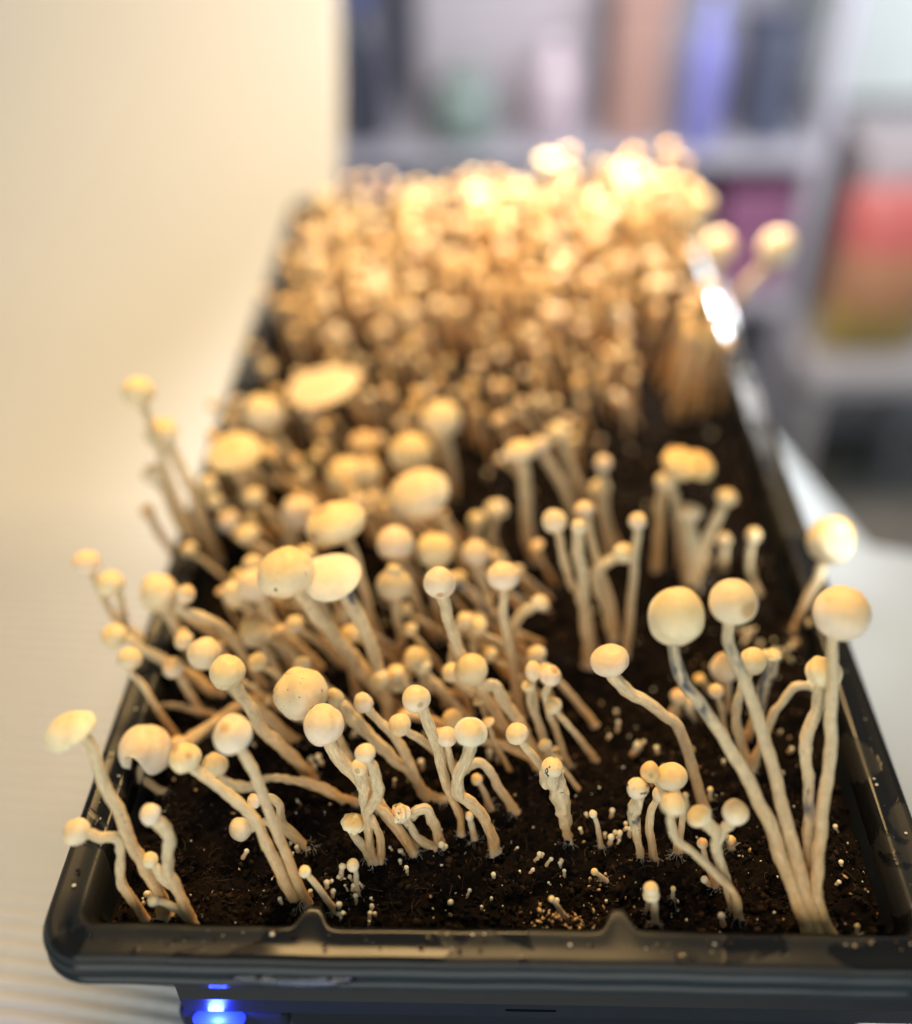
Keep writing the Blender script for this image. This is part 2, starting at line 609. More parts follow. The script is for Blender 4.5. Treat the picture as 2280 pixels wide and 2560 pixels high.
def outline(inset, bump):
    x0, x1, y0, y1 = -TW / 2 + inset, TW / 2 - inset, inset, TL - inset
    r = max(0.0045, 0.015 - inset)
    P = []
    for i in range(NF):                                   # front, left to right
        x = x0 + r + (x1 - x0 - 2 * r) * i / NF
        y = y0
        for xc, wd in ((-0.0565, 0.0046), (0.0385, 0.0042)):
            y += bump * 0.0072 / (1 + (abs(x - xc) / (wd * 0.82)) ** 5)
        P.append((x, y))
    def corner(cx, cy, a0):
        for i in range(NC):
            a = a0 + math.pi / 2 * i / NC
            P.append((cx + r * math.cos(a), cy + r * math.sin(a)))
    corner(x1 - r, y0 + r, -math.pi / 2)
    for i in range(NS):
        P.append((x1, y0 + r + (y1 - y0 - 2 * r) * i / NS))
    corner(x1 - r, y1 - r, 0)
    for i in range(NS):
        P.append((x1 - r - (x1 - x0 - 2 * r) * i / NS, y1))
    corner(x0 + r, y1 - r, math.pi / 2)
    for i in range(NS):
        P.append((x0, y1 - r - (y1 - y0 - 2 * r) * i / NS))
    corner(x0 + r, y0 + r, math.pi)
    return P


def loft(name, rings, mat, parent, cap=False):
    V = []
    for inset, z, b in rings:
        V += [(x, y, z + 0.00035 * math.sin(x * 41 + y * 23) + 0.0002 * math.sin(x * 160)) for x, y in outline(inset, b)]
    n = len(V) // len(rings)
    F = []
    for j in range(len(rings) - 1):
        for i in range(n):
            k = (i + 1) % n
            F.append((j * n + i, j * n + k, (j + 1) * n + k, (j + 1) * n + i))
    if cap:
        F.append(tuple((len(rings) - 1) * n + i for i in range(n)))
    return mesh(name, V, F, mat, parent)


tray = empty('growing_tray', (0, 0, -0.060))
tag(tray, 'long black plastic growing tray full of dark soil', 'tray')
up = [(i, z + 0.060, b) for i, z, b in [(0.0170, -0.026, 1), (0.0140, -0.0130, 1), (0.0128, -0.0040, 1), (0.0119, -0.0010, 1), (0.0109, -0.0001, 1),
      (0.0098, 0.0001, 0.95), (0.0086, -0.0002, 0.80), (0.0070, -0.0005, 0.25), (0.0050, -0.0005, 0.0), (0.0028, -0.0001, 0), (0.0014, 0.0, 0), (0.0006, -0.0005, 0), (0.0, -0.0016, 0)]]
loft('rim', up, M_TRAY, tray)
loft('lip', [(i, z + 0.060, 0) for i, z in [(0.0, -0.0016), (-0.0001, -0.0030), (-0.0004, -0.0036), (-0.0013, -0.0042), (-0.0016, -0.0050), (-0.0013, -0.0058), (-0.0006, -0.0064),
      (-0.0005, -0.0075), (-0.0007, -0.0092), (-0.0012, -0.0100), (-0.0019, -0.0108), (-0.0022, -0.0116), (-0.0019, -0.0124), (-0.0010, -0.0126), (0.0004, -0.0118), (0.0012, -0.006)]], M_LIP, tray)
loft('wall', [(0.0150, 0.060 - 0.006, 0), (0.018, 0.060 - 0.030, 0), (0.024, 0.004, 0), (0.028, 0.0, 0)], M_STAND, tray, True)
loft('inner_wall', [(0.0170, 0.060 - 0.026, 1), (0.022, 0.008, 1)], M_TRAY, tray)


# lower stand with a slot in its front band
stand = empty('tray_stand', (0.02, 0.2, TABLE))
tag(stand, 'black plastic stand with a slotted front band under the tray', 'stand')


def stand_parts():
    ox, oy, oz = 0.02, 0.2, TABLE
    x0, x1 = -0.111, 0.150
    yf = 0.009
    zt, zb = -0.0445, -0.0535
    # band face with a through slot
    sx0, sx1, sz, sr = 0.0050, 0.0205, -0.0487, 0.0009
    inner = []
    for i in range(8):
        a = math.pi / 2 + math.pi * i / 7
        inner.append((sx0 + sr * math.cos(a), sz + sr * math.sin(a)))
    for i in range(8):
        a = -math.pi / 2 + math.pi * i / 7
        inner.append((sx1 + sr * math.cos(a), sz + sr * math.sin(a)))
    wx0, wx1 = sx0 - 0.006, sx1 + 0.006
    outer = [(sx0, zt)] + [(wx0, zt)] + [(wx0, zt - (zt - zb) * k / 5) for k in range(1, 5)] + [(wx0, zb), (sx0, zb)]
    outer += [(sx1, zb), (wx1, zb)] + [(wx1, zb + (zt - zb) * k / 5) for k in range(1, 5)] + [(wx1, zt), (sx1, zt)]
    V = [(x - ox, yf - oy, z - oz) for x, z in outer] + [(x - ox, yf - oy, z - oz) for x, z in inner] + [(x - ox, yf + 0.004 - oy, z - oz) for x, z in inner]
    n = 16
    F = []
    for i in range(n):
        j = (i + 1) % n
        F.append((i, j, n + j, n + i))
        F.append((n + i, n + j, 2 * n + j, 2 * n + i))
    F.append(tuple(range(3 * n - 1, 2 * n - 1, -1)))
    mesh('slot_plate', V, F, M_STAND, stand, smooth=False)

    def strip(name, xa, xb, taper):
        prof = [(yf + 0.012, zt + 0.012), (yf + 0.0035, zt + 0.0028), (yf + 0.001, zt + 0.0008), (yf, zt), (yf, zb), (yf + 0.002, zb - 0.001), (yf + 0.010, zb - 0.001)]
        V = []
        for xx, t in ((xa, taper), (xb, 0)):
            for k, (py, pz) in enumerate(prof):
                V.append((xx - ox - (t * (pz - zt) / 0.012 if k < 3 else 0), py - oy, pz - oz))
        m = len(prof)
        F = [(k, m + k, m + k + 1, k + 1) for k in range(m - 1)]
        F += [tuple(range(m)), tuple(range(2 * m - 1, m - 1, -1))]
        mesh(name, V, F, M_STAND, stand, smooth=False)
    strip('band', x0 + 0.006, wx0, 0.009)
    strip('band', wx1, x1, 0)
    # bevelled shoulder above the slot plate
    V = []
    for xx in (wx0, wx1):
        for py, pz in [(yf + 0.012, zt + 0.012), (yf + 0.0035, zt + 0.0028), (yf + 0.001, zt + 0.0008), (yf, zt)]:
            V.append((xx - ox, py - oy, pz - oz))
    mesh('shoulder', V, [(k, 4 + k, 5 + k, k + 1) for k in range(3)], M_STAND, stand, smooth=False)
    box('body', x0 + 0.03 - ox, x1 - 0.008 - ox, 0.032 - oy, 0.50 - oy, 0.0005, zb - oz - 0.002, M_STAND, stand, 0.003)
    box('deck', x0 + 0.012 - ox, x1 - 0.004 - ox, 0.022 - oy, 0.50 - oy, zb - oz - 0.0015, -0.0605 - oz, M_STAND, stand, 0.001) if False else None


stand_parts()
box('deck', -0.098 - 0.02, 0.142 - 0.02, 0.0215 - 0.2, 0.52 - 0.2, -0.0675 + 0.13, -0.0605 + 0.13, M_STAND, stand, 0.001)

# blue LED light glowing under the stand's left end
M_BLUE, nt, b, N, L = new_mat('blue_led_lens')
b.inputs['Base Color'].default_value = (0.02, 0.03, 0.6, 1)
b.inputs['Emission Color'].default_value = (0.02, 0.05, 1.0, 1)
b.inputs['Emission Strength'].default_value = 1.3
led = empty('led_lamp', (-0.094, 0.012, -0.066))
tag(led, 'glowing blue LED lamp under the left end of the tray stand', 'lamp')
box('housing', -0.016, 0.022, 0.000, 0.016, -0.010, 0.004, M_STAND, led, 0.002)
lens = lathe('lens', [(0.006, 0.0), (0.0062, 0.001), (0.005, 0.0028), (0.002, 0.0036)], (0, 0, 0), M_BLUE, led, 20)
lens.location = (-0.001, -0.001, 0.0020)
lens.scale = (1.5, 0.8, 1.0)
bl = bpy.data.lights.new('led_glow', 'POINT')
bl.energy = 0.16
bl.color = (0.03, 0.06, 1.0)
bl.shadow_soft_size = 0.003
blo = bpy.data.objects.new('led_glow', bl)
COL.objects.link(blo)
blo.parent = led
blo.location = (-0.001, -0.004, 0.010)

# cream saucer corner peeking out at the lower right under the tray
sau = empty('cream_dish', (0.178, 0.060, TABLE))
tag(sau, 'cream coloured dish edge peeking out below the tray at the bottom right', 'dish')
M_DISH = plain('cream_glaze', (0.80, 0.72, 0.50), 0.3)
lathe('bowl', [(0.010, 0.0), (0.030, 0.002), (0.040, 0.014), (0.043, 0.030), (0.0445, 0.0315), (0.046, 0.030), (0.043, 0.012), (0.033, 0.0005)], (0, 0, 0), M_DISH, sau, 40)

# ------------------------------------------------------------------ soil
def soil_sheet():
    xs = np.linspace(-0.1275, 0.1275, 300)
    ys = np.concatenate([np.linspace(0.0125, 0.30, 340)[:-1], np.linspace(0.30, 0.543, 120)])
    X, Y = np.meshgrid(xs, ys)
    Zz = soil_z(X, Y)
    for xc in (-0.0565, 0.0385):
        Zz = Zz - 0.004 * np.exp(-((X - xc) / 0.006) ** 2) * np.clip((0.022 - Y) / 0.006, 0, 1)
    c = np.clip(0.5 + 1.4 * fbm(X / 0.004, Y / 0.004, 3, 21), 0, 1)[..., None]
    A = np.array([0.003, 0.002, 0.0015])
    B = np.array([0.013, 0.0078, 0.005])
    cc = A * (1 - c) + B * c
    n = len(xs)
    m = len(ys)
    ii, jj = np.meshgrid(np.arange(m - 1), np.arange(n - 1), indexing='ij')
    a = (ii * n + jj).ravel()
    F = np.stack([a, a + 1, a + n + 1, a + n], 1)
    V = np.stack([X, Y, Zz], -1).reshape(-1, 3)
    col = np.concatenate([cc.reshape(-1, 3), np.ones((n * m, 1))], 1)
    o = mesh('soil', V, F, M_SOIL, None, col)
    o['kind'] = 'stuff'
    o['label'] = 'dark moist brown potting soil filling the tray'
    o['category'] = 'soil'


soil_sheet()
t = (1 + 5 ** 0.5) / 2
ICO = np.array([(-1, t, 0), (1, t, 0), (-1, -t, 0), (1, -t, 0), (0, -1, t), (0, 1, t), (0, -1, -t), (0, 1, -t), (t, 0, -1), (t, 0, 1), (-t, 0, -1), (-t, 0, 1)]) / math.sqrt(1 + t * t)
ICF = np.array([(0, 11, 5), (0, 5, 1), (0, 1, 7), (0, 7, 10), (0, 10, 11), (1, 5, 9), (5, 11, 4), (11, 10, 2), (10, 7, 6), (7, 1, 8), (3, 9, 4), (3, 4, 2), (3, 2, 6), (3, 6, 8), (3, 8, 9), (4, 9, 5), (2, 4, 11), (6, 2, 10), (8, 6, 7), (9, 8, 1)])


def bits(name, label, cat, n, smin, smax, pw, colors, mat, flat=1.0, lift=0.3, ymax=0.36, spots=None, smooth=False):
    x = nrs.uniform(-0.122, 0.124, n)
    y = 0.016 + (ymax - 0.016) * nrs.rand(n) ** 1.35
    if spots:
        k = int(n * 0.28)
        c = np.array(spots)[nrs.randint(0, len(spots), k)]
        x[:k] = c[:, 0] + nrs.normal(0, 1, k) * c[:, 2]
        y[:k] = np.maximum(0.016, c[:, 1] + nrs.normal(0, 1, k) * c[:, 2])
        x = np.clip(x, -0.122, 0.124)
    s = smin + (smax - smin) * nrs.rand(n) ** pw
    z = soil_z(x, y)
    V = ICO[None] * (1 + 0.35 * (nrs.rand(n, 12, 1) - 0.5) * 2)
    sc3 = np.stack([0.7 + 0.8 * nrs.rand(n), 0.6 + 0.6 * nrs.rand(n), flat * (0.5 + 0.6 * nrs.rand(n))], -1)
    V = V * sc3[:, None, :] * s[:, None, None]
    # random rotations from quaternions
    q = nrs.normal(size=(n, 4))
    q /= np.linalg.norm(q, axis=1)[:, None]
    w, a, b_, c_ = q.T
    Rm = np.stack([np.stack([1 - 2 * (b_ * b_ + c_ * c_), 2 * (a * b_ - w * c_), 2 * (a * c_ + w * b_)], -1),
                   np.stack([2 * (a * b_ + w * c_), 1 - 2 * (a * a + c_ * c_), 2 * (b_ * c_ - w * a)], -1),
                   np.stack([2 * (a * c_ - w * b_), 2 * (b_ * c_ + w * a), 1 - 2 * (a * a + b_ * b_)], -1)], 1)
    V = np.einsum('nij,nkj->nki', Rm, V)
    V = V + np.stack([x, y, z + s * lift], -1)[:, None, :]
    F = (ICF[None] + (np.arange(n) * 12)[:, None, None]).reshape(-1, 3)
    cs = np.array(colors)[nrs.randint(0, len(colors), n)] * (0.7 + 0.6 * nrs.rand(n, 1))
    col = np.concatenate([np.repeat(cs, 12, 0), np.ones((n * 12, 1))], 1)
    o = mesh(name, V.reshape(-1, 3), F, mat, None, col, smooth=smooth)
    o['kind'] = 'stuff'
    o['label'] = label
    o['category'] = cat
    return o


bits('soil_crumbs', 'loose dark brown crumbs of soil over the tray', 'soil', 24000, 0.0002, 0.0016, 3.2,
     [(0.004, 0.003, 0.002), (0.007, 0.0045, 0.003), (0.015, 0.009, 0.005), (0.003, 0.002, 0.0015), (0.030, 0.017, 0.009)], M_CRUMB, 0.7, 0.05)
bits('vermiculite_flecks', 'golden brown mineral flecks mixed into the soil', 'soil', 520, 0.0003, 0.0011, 2.0,
     [(0.50, 0.28, 0.11), (0.60, 0.40, 0.18), (0.36, 0.18, 0.07)], M_FLECK, 0.5, 0.5, 0.33, [(0.016, 0.0205, 0.0035), (0.026, 0.021, 0.003), (0.035, 0.03, 0.008)])
bits('white_specks', 'tiny white specks of mould and mineral on the soil', 'soil', 900, 0.00015, 0.0006, 2.5,
     [(0.70, 0.66, 0.55), (0.62, 0.55, 0.42)], M_FLECK, 0.9, 0.6, 0.36, None, True)


def fibres(n):
    V = []
    F = []
    C = []
    for k in range(n):
        x = rnd.uniform(-0.12, 0.122)
        y = 0.017 + 0.27 * rnd.random() ** 1.4
        z = float(soil_z(x, y)) + 0.0006
        a = rnd.uniform(0, 6.28)
        ln = rnd.uniform(0.0012, 0.0055)
        w = rnd.uniform(0.00004, 0.00010)
        cu = rnd.uniform(-1.8, 1.8)
        c = rnd.choice([(0.06, 0.034, 0.018), (0.04, 0.022, 0.012), (0.02, 0.012, 0.008), (0.12, 0.075, 0.04)])
        px, py = x, y
        o = len(V)
        S = 6
        for i in range(S + 1):
            u = i / S
            aa = a + cu * u
            zz = max(z + 0.0012 * math.sin(math.pi * u) * rnd.random(), float(soil_z(px, py)) + 0.0002)
            nx, ny = -math.sin(aa) * w, math.cos(aa) * w
            V += [(px + nx, py + ny, zz), (px - nx, py - ny, zz), (px, py, zz + w * 1.6)]
            C += [(c[0], c[1], c[2], 1)] * 3
            px += math.cos(aa) * ln / S
            py += math.sin(aa) * ln / S
        for i in range(S):
            for j in range(3):
                k2 = (j + 1) % 3
                F.append((o + i * 3 + j, o + i * 3 + k2, o + i * 3 + 3 + k2, o + i * 3 + 3 + j))
    ob = mesh('soil_fibres', V, F, M_CRUMB, None, C)
    ob['kind'] = 'stuff'
    ob['label'] = 'fine brown root fibres lying on the soil'
    ob['category'] = 'soil'


fibres(2600)

# ------------------------------------------------------------------ mushrooms
CREAM = np.array([0.86, 0.745, 0.56])
GOLD = np.array([0.83, 0.55, 0.22])
STEMTOP = np.array([0.87, 0.70, 0.42])
STEMLOW = np.array([0.74, 0.41, 0.145])
BLUE = np.array([0.055, 0.085, 0.12])
SPOT_TAN = np.array([0.56, 0.34, 0.15])  # round tan spots laid over the cap colour


def catmull(P, n):
    P = [np.array(p, float) for p in P]
    P = [2 * P[0] - P[1]] + P + [2 * P[-1] - P[-2]]
    out = []
    segs = len(P) - 3
    for k in range(n):
        u = k / (n - 1) * segs
        i = min(int(u), segs - 1)
        f = u - i
        a, b_, c, d = P[i:i + 4]
        out.append(0.5 * ((2 * b_) + (c - a) * f + (2 * a - 5 * b_ + 4 * c - d) * f * f + (3 * b_ - a - 3 * c + d) * f ** 3))
    return np.array(out)


def make_stem(d, parent, seed, fine):
    pts = np.array(d['s'], float) / 1000.0
    rad = np.array(d['r'], float) / 1000.0 * 0.84
    ln = np.sum(np.linalg.norm(np.diff(pts, axis=0), axis=1))
    n = int(np.clip(ln / (0.0007 if fine else 0.0022), 14 if fine else 8, 130))
    k = 18 if fine else 9
    C = catmull(pts, n)
    rr = np.interp(np.linspace(0, 1, n), np.linspace(0, 1, len(rad)), rad)
    s = np.concatenate([[0], np.cumsum(np.linalg.norm(np.diff(C, axis=0), axis=1))])
    wr = d.get('wr', 0.35)
    # sideways waver of the axis
    amp = 0.07 + 0.06 * wr
    win = np.clip(s / 0.006, 0, 1) * np.clip((s[-1] - s) / 0.005, 0, 1)
    C[:, 0] += rr * amp * 4 * (vnoise(s / 0.006, s * 0 + seed) - 0.5) * win
    C[:, 1] += rr * amp * 4 * (vnoise(s / 0.006, s * 0 + seed + 50) - 0.5) * win
    T = np.gradient(C, axis=0)
    T /= np.linalg.norm(T, axis=1)[:, None] + 1e-12
    u = np.cross(T[0], (0, 1, 0.1))
    u /= np.linalg.norm(u)
    V = np.zeros((n, k, 3))
    SV = np.zeros((n, k, 3))
    CC = np.ones((n, k, 4))
    ang = np.arange(k) / k * 2 * math.pi
    tt = s / s[-1]
    low = np.clip(1 - tt / 0.75, 0, 1) ** 1.2
    if d.get('tan'):
        low = np.clip(0.35 + low, 0, 1)
    lobes = 2 + seed % 3
    for i in range(n):
        u = u - T[i] * (u @ T[i])
        u /= np.linalg.norm(u)
        w = np.cross(T[i], u)
        ringn = vnoise(ang * 0 + s[i] / 0.0021, ang * 0 + seed * 3.1) - 0.5
        wrn = fbm(np.cos(ang) * 1.1 + s[i] / 0.0042 + seed, np.sin(ang) * 1.1 + seed, 3, 2)
        fine_w = fbm(np.cos(ang) * 2.6 + seed, np.sin(ang) * 2.6 + s[i] / 0.0016, 2, 4)
        q = 1 + (0.09 + 0.10 * wr) * ringn + (0.10 + 0.55 * wr) * wrn + (0.05 + 0.22 * wr) * fine_w
        q = q * (1 + (0.025 + 0.05 * wr) * np.sin(lobes * ang + seed + s[i] / 0.012))
        flare = 1 + 0.30 * math.exp(-s[i] / 0.0022)
        r = rr[i] * q * flare
        V[i] = C[i] + np.outer(np.cos(ang) * r, u) + np.outer(np.sin(ang) * r, w)
        SV[i, :, 0] = np.cos(ang)
        SV[i, :, 1] = np.sin(ang)
        SV[i, :, 2] = s[i] * 1000.0 + seed * 13.0
        mo = (vnoise(np.cos(ang) * 1.5 + seed, np.sin(ang) * 1.5 + s[i] / 0.004) - 0.5) * 0.35
        l = np.clip(low[i] + mo * (0.3 + low[i]), 0, 1)[:, None]
        c = STEMTOP * (1 - l) + STEMLOW * l
        if d.get('grey'):
            c = c * (1 - 0.08 * float(d['grey']))
        if 'bruise' in d:
            bz = d['bruise']
            st_ = bz[2] if len(bz) > 2 else 0.85
            inside = np.clip((tt[i] - bz[0]) / 0.06, 0, 1) * np.clip((bz[1] - tt[i]) / 0.05, 0, 1)
            pat = vnoise(np.cos(ang) * 2.2 + seed, np.sin(ang) * 2.2 + s[i] / 0.0030, 3)
            pat2 = vnoise(np.cos(ang) * 1.0 + seed, np.sin(ang) * 1.0 + s[i] / 0.006, 6)
            mk = np.clip(inside * st_ * (np.clip((pat - 0.52) * 5, 0, 1) + 0.45 * pat2), 0, 0.92)[:, None]
            c = c * (1 - mk) + BLUE * mk
        fz = np.clip(1 - s[i] / 0.0035, 0, 1) * (0.35 + 0.5 * vnoise(np.cos(ang) * 3 + seed, np.sin(ang) * 3 + s[i] / 0.0008))[:, None]
        c = c * (1 - 0.6 * fz) + np.array([0.80, 0.76, 0.66]) * 0.6 * fz
        CC[i, :, :3] = c
        CC[i, :, 3] = 0.35 + 0.5 * d.get('dirt', 0)
    F = []
    ii, jj = np.meshgrid(np.arange(n - 1), np.arange(k), indexing='ij')
    a = (ii * k + jj).ravel()
    b_ = (ii * k + (jj + 1) % k).ravel()
    F = np.stack([a, b_, b_ + k, a + k], 1)
    return mesh('stem', V.reshape(-1, 3), F, M_STEM, parent, CC.reshape(-1, 4), SV.reshape(-1, 3))


def profile(kind, m):
    P = []
    if kind == 'notch':
        q = m - 5
        for j in range(q + 1):
            ph = math.radians(112) * j / q
            P.append((math.sin(ph) ** 0.9, math.cos(ph) * (1 if ph < 1.57 else 1.5)))
        P += [(0.90, -0.64), (0.84, -0.62), (0.78, -0.45), (0.60, -0.05), (0.30, 0.15), (0.15, 0.15)]
    elif kind in ('ball', 'lump'):
        for j in range(m + 1):
            ph = math.radians(158) * j / m
            z = math.cos(ph)
            r = math.sin(ph)
            if z < 0:
                z *= 0.84
                r = r ** 0.80
            else:
                r *= 1 - 0.05 * z * z
            P.append((r, z + 0.05))
        P += [(0.30, -0.68), (0.22, -0.55)]
    elif kind == 'bell2':
        for j in range(m + 1):
            ph = math.radians(160) * j / m
            z = math.cos(ph)
            r = math.sin(ph)
            if z > 0:
                r *= 1 - 0.10 * z
            else:
                r = r ** 0.62
                z *= 0.88
            P.append((r, z))
        P += [(0.22, -0.70)]
    elif kind == 'drop':
        for j in range(m + 1):
            ph = math.radians(158) * j / m
            z = math.cos(ph)
            r = math.sin(ph) * (1 - 0.35 * max(0, z))
            z = z * 0.9 + 0.25 * max(0, z) ** 8
            P.append((r, z - 0.05))
        P += [(0.2, -0.7)]
    elif kind == 'bell':
        q = m - 5
        for j in range(q + 1):
            u = j / q
            P.append((u ** 0.72 * (1 - 0.04 * math.sin(math.pi * u)), 1 - 1.65 * u ** 1.75))
        P += [(1.0, -0.72), (0.95, -0.77), (0.86, -0.70), (0.55, -0.40), (0.25, -0.25), (0.15, -0.25)]
    elif kind == 'dome':
        q = m - 5
        for j in range(q + 1):
            ph = math.radians(97) * j / q
            P.append((math.sin(ph), 1.25 * math.cos(ph) - 0.35))
        P += [(0.97, -0.58), (0.88, -0.58), (0.78, -0.45), (0.55, -0.28), (0.30, -0.2), (0.2, -0.2)]
    elif kind == 'open':
        q = m - 5
        for j in range(q + 1):
            u = j / q
            P.append((u, 0.85 * (1 - u ** 2.3) - 0.35))
        P += [(1.025, -0.42), (1.01, -0.50), (0.95, -0.50), (0.75, -0.30), (0.4, -0.05), (0.15, 0.0)]
    else:  # flat
        q = m - 5
        for j in range(q + 1):
            u = j / q
            P.append((u, 0.6 * (1 - u ** 3) - 0.3 + 0.12 * u ** 6))
        P += [(1.02, -0.24), (1.0, -0.34), (0.93, -0.36), (0.7, -0.22), (0.4, -0.02), (0.15, 0.0)]
    return P


def make_cap(d, parent, seed, fine, part='cap', centre=None, a=None, h=None, ax=None, kind=None, spots=None):
    kind = kind or d['k']
    c = np.array(centre if centre is not None else d['c'], float) / 1000.0
    a = (a if a is not None else d['a']) / 1000.0
    h = (h if h is not None else d['h']) / 1000.0 * (1.10 if kind == 'bell2' else 1.0)
    ax = Vector(ax if ax is not None else d['x']).normalized()
    k = 44 if fine else 18
    P = profile(kind, 26 if fine else 12)
    m = len(P)
    e2 = Vector((0, -1, 0)) - ax * ax.dot(Vector((0, -1, 0)))
    e2.normalize()
    e1 = ax.cross(e2)            # roughly +x when the axis points up
    E = np.array([e1, e2, ax])
    ang = np.arange(k) / k * 2 * math.pi
    V = np.zeros((m, k, 3))
    CC = np.ones((m, k, 4))
    CC[..., 3] = 0.25 + 0.9 * d.get('dirt', 0)
    tint = np.array([1.0, 0.97 + 0.03 * ((seed * 37) % 10) / 10, 0.80 + 0.20 * ((seed * 53) % 10) / 10])
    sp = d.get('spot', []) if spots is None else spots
    lop = 0.07 + 0.035 * ((seed * 7) % 4)
    for j, (r, z) in enumerate(P):
        cx, cy = np.cos(ang) * r, np.sin(ang) * r
        zz = np.full(k, z)
        if seed % 4 == 1 and kind == 'ball' and z > 0.3:
            zz = zz - 0.16 * np.exp(-((cx - 0.25) ** 2 + (cy + 0.1) ** 2) / 0.10)
        # slow lopsidedness and finer bumps
        dsp = 1 + lop * 2.4 * fbm(cx * 1.1 + seed, cy * 1.1 + z * 1.3 + seed * 2, 2, 1) + 0.05 * fbm(cx * 3 + seed, cy * 3 + z * 3, 3, 7)
        if kind == 'lump':
            dsp = dsp + 0.9 * fbm(cx * 2.2 + seed, cy * 2.2 + z * 2.2, 3, 12)
        if kind in ('open', 'flat', 'dome', 'bell'):
            zz = zz + 0.13 * r ** 3 * np.sin(2 * ang + seed) * (1 if kind in ('open', 'flat') else 0.4)
            zz = zz + 0.10 * r ** 4 * (vnoise(np.cos(ang) * 3 + seed, np.sin(ang) * 3) - 0.5)
        if kind == 'notch':
            da = (ang - math.radians(102) + math.pi) % (2 * math.pi) - math.pi
            g = np.exp(-(da / 0.33) ** 2) * np.clip((0.45 - z) / 0.9, 0, 1)
            zz = zz + g * 1.15
            dsp = dsp * (1 - 0.30 * g)
        L3 = np.stack([cx * a * dsp, cy * a * dsp, zz * h * dsp], -1)
        V[j] = c + L3 @ E
        crown = np.clip((z + 0.05) / 0.9, 0, 1)
        crown = crown * crown * (3 - 2 * crown) * (0.62 + 0.1 * ((seed * 5) % 3))
        mo = 0.22 * fbm(cx * 2 + seed, cy * 2 + z * 2, 3, 15)
        l = np.clip(crown + mo, 0, 1)[:, None]
        cc = CREAM * (1 - l) + GOLD * l
        if kind in ('open', 'flat', 'dome', 'bell') and j > m - 5:
            cc = cc * np.array([0.80, 0.68, 0.55])
        if d.get('tan'):
            cc = cc * np.array([0.97, 0.84, 0.66])
        if d.get('grey'):
            cc = cc * (1 - 0.18 * float(d['grey']))
        pos = np.stack([cx, cy * -1, zz], -1)           # x right, y away, z up in the cap's own frame
        pos = pos / (np.linalg.norm(pos, axis=1)[:, None] + 1e-9)
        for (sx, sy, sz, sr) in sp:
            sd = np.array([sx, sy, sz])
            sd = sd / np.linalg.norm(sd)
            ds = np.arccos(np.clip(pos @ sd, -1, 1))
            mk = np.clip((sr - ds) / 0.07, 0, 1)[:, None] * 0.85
            cc = cc * (1 - mk) + SPOT_TAN * mk
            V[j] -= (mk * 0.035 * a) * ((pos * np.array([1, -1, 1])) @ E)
        CC[j, :, :3] = cc * tint
    ii, jj = np.meshgrid(np.arange(m - 1), np.arange(k), indexing='ij')
    p0 = (ii * k + jj).ravel()
    p1 = (ii * k + (jj + 1) % k).ravel()
    F = np.stack([p0, p1, p1 + k, p0 + k], 1)
    return mesh(part, V.reshape(-1, 3), F, M_CAP, parent, CC.reshape(-1, 4))


def make_mushroom(d, seed, fine=True):
    o = empty('mushroom', tuple(v / 1000.0 for v in d['b']))
    make_stem(d, o, seed, fine)
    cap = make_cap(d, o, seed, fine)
    kb = d.get('knob')
    if kb:
        c = np.array(d['c'])
        ax = np.array(d['x'])
        if kb == 1:
            pass
        elif kb == 2:
            make_cap(d, o, seed + 3, fine, 'knob', c + ax * d['h'] * 0.86 + np.array([0.2, 0.6, 0.3]), d['a'] * 0.48, d['a'] * 0.42, d['x'], 'ball', [])
        elif kb == 3:
            make_cap(d, o, seed + 3, fine, 'second_head', c - ax * d['h'] * 0.9 + np.array([0.0, -0.4, 0.0]), d['a'] * 1.12, d['a'] * 0.9, d['x'], 'ball', [])
    return o


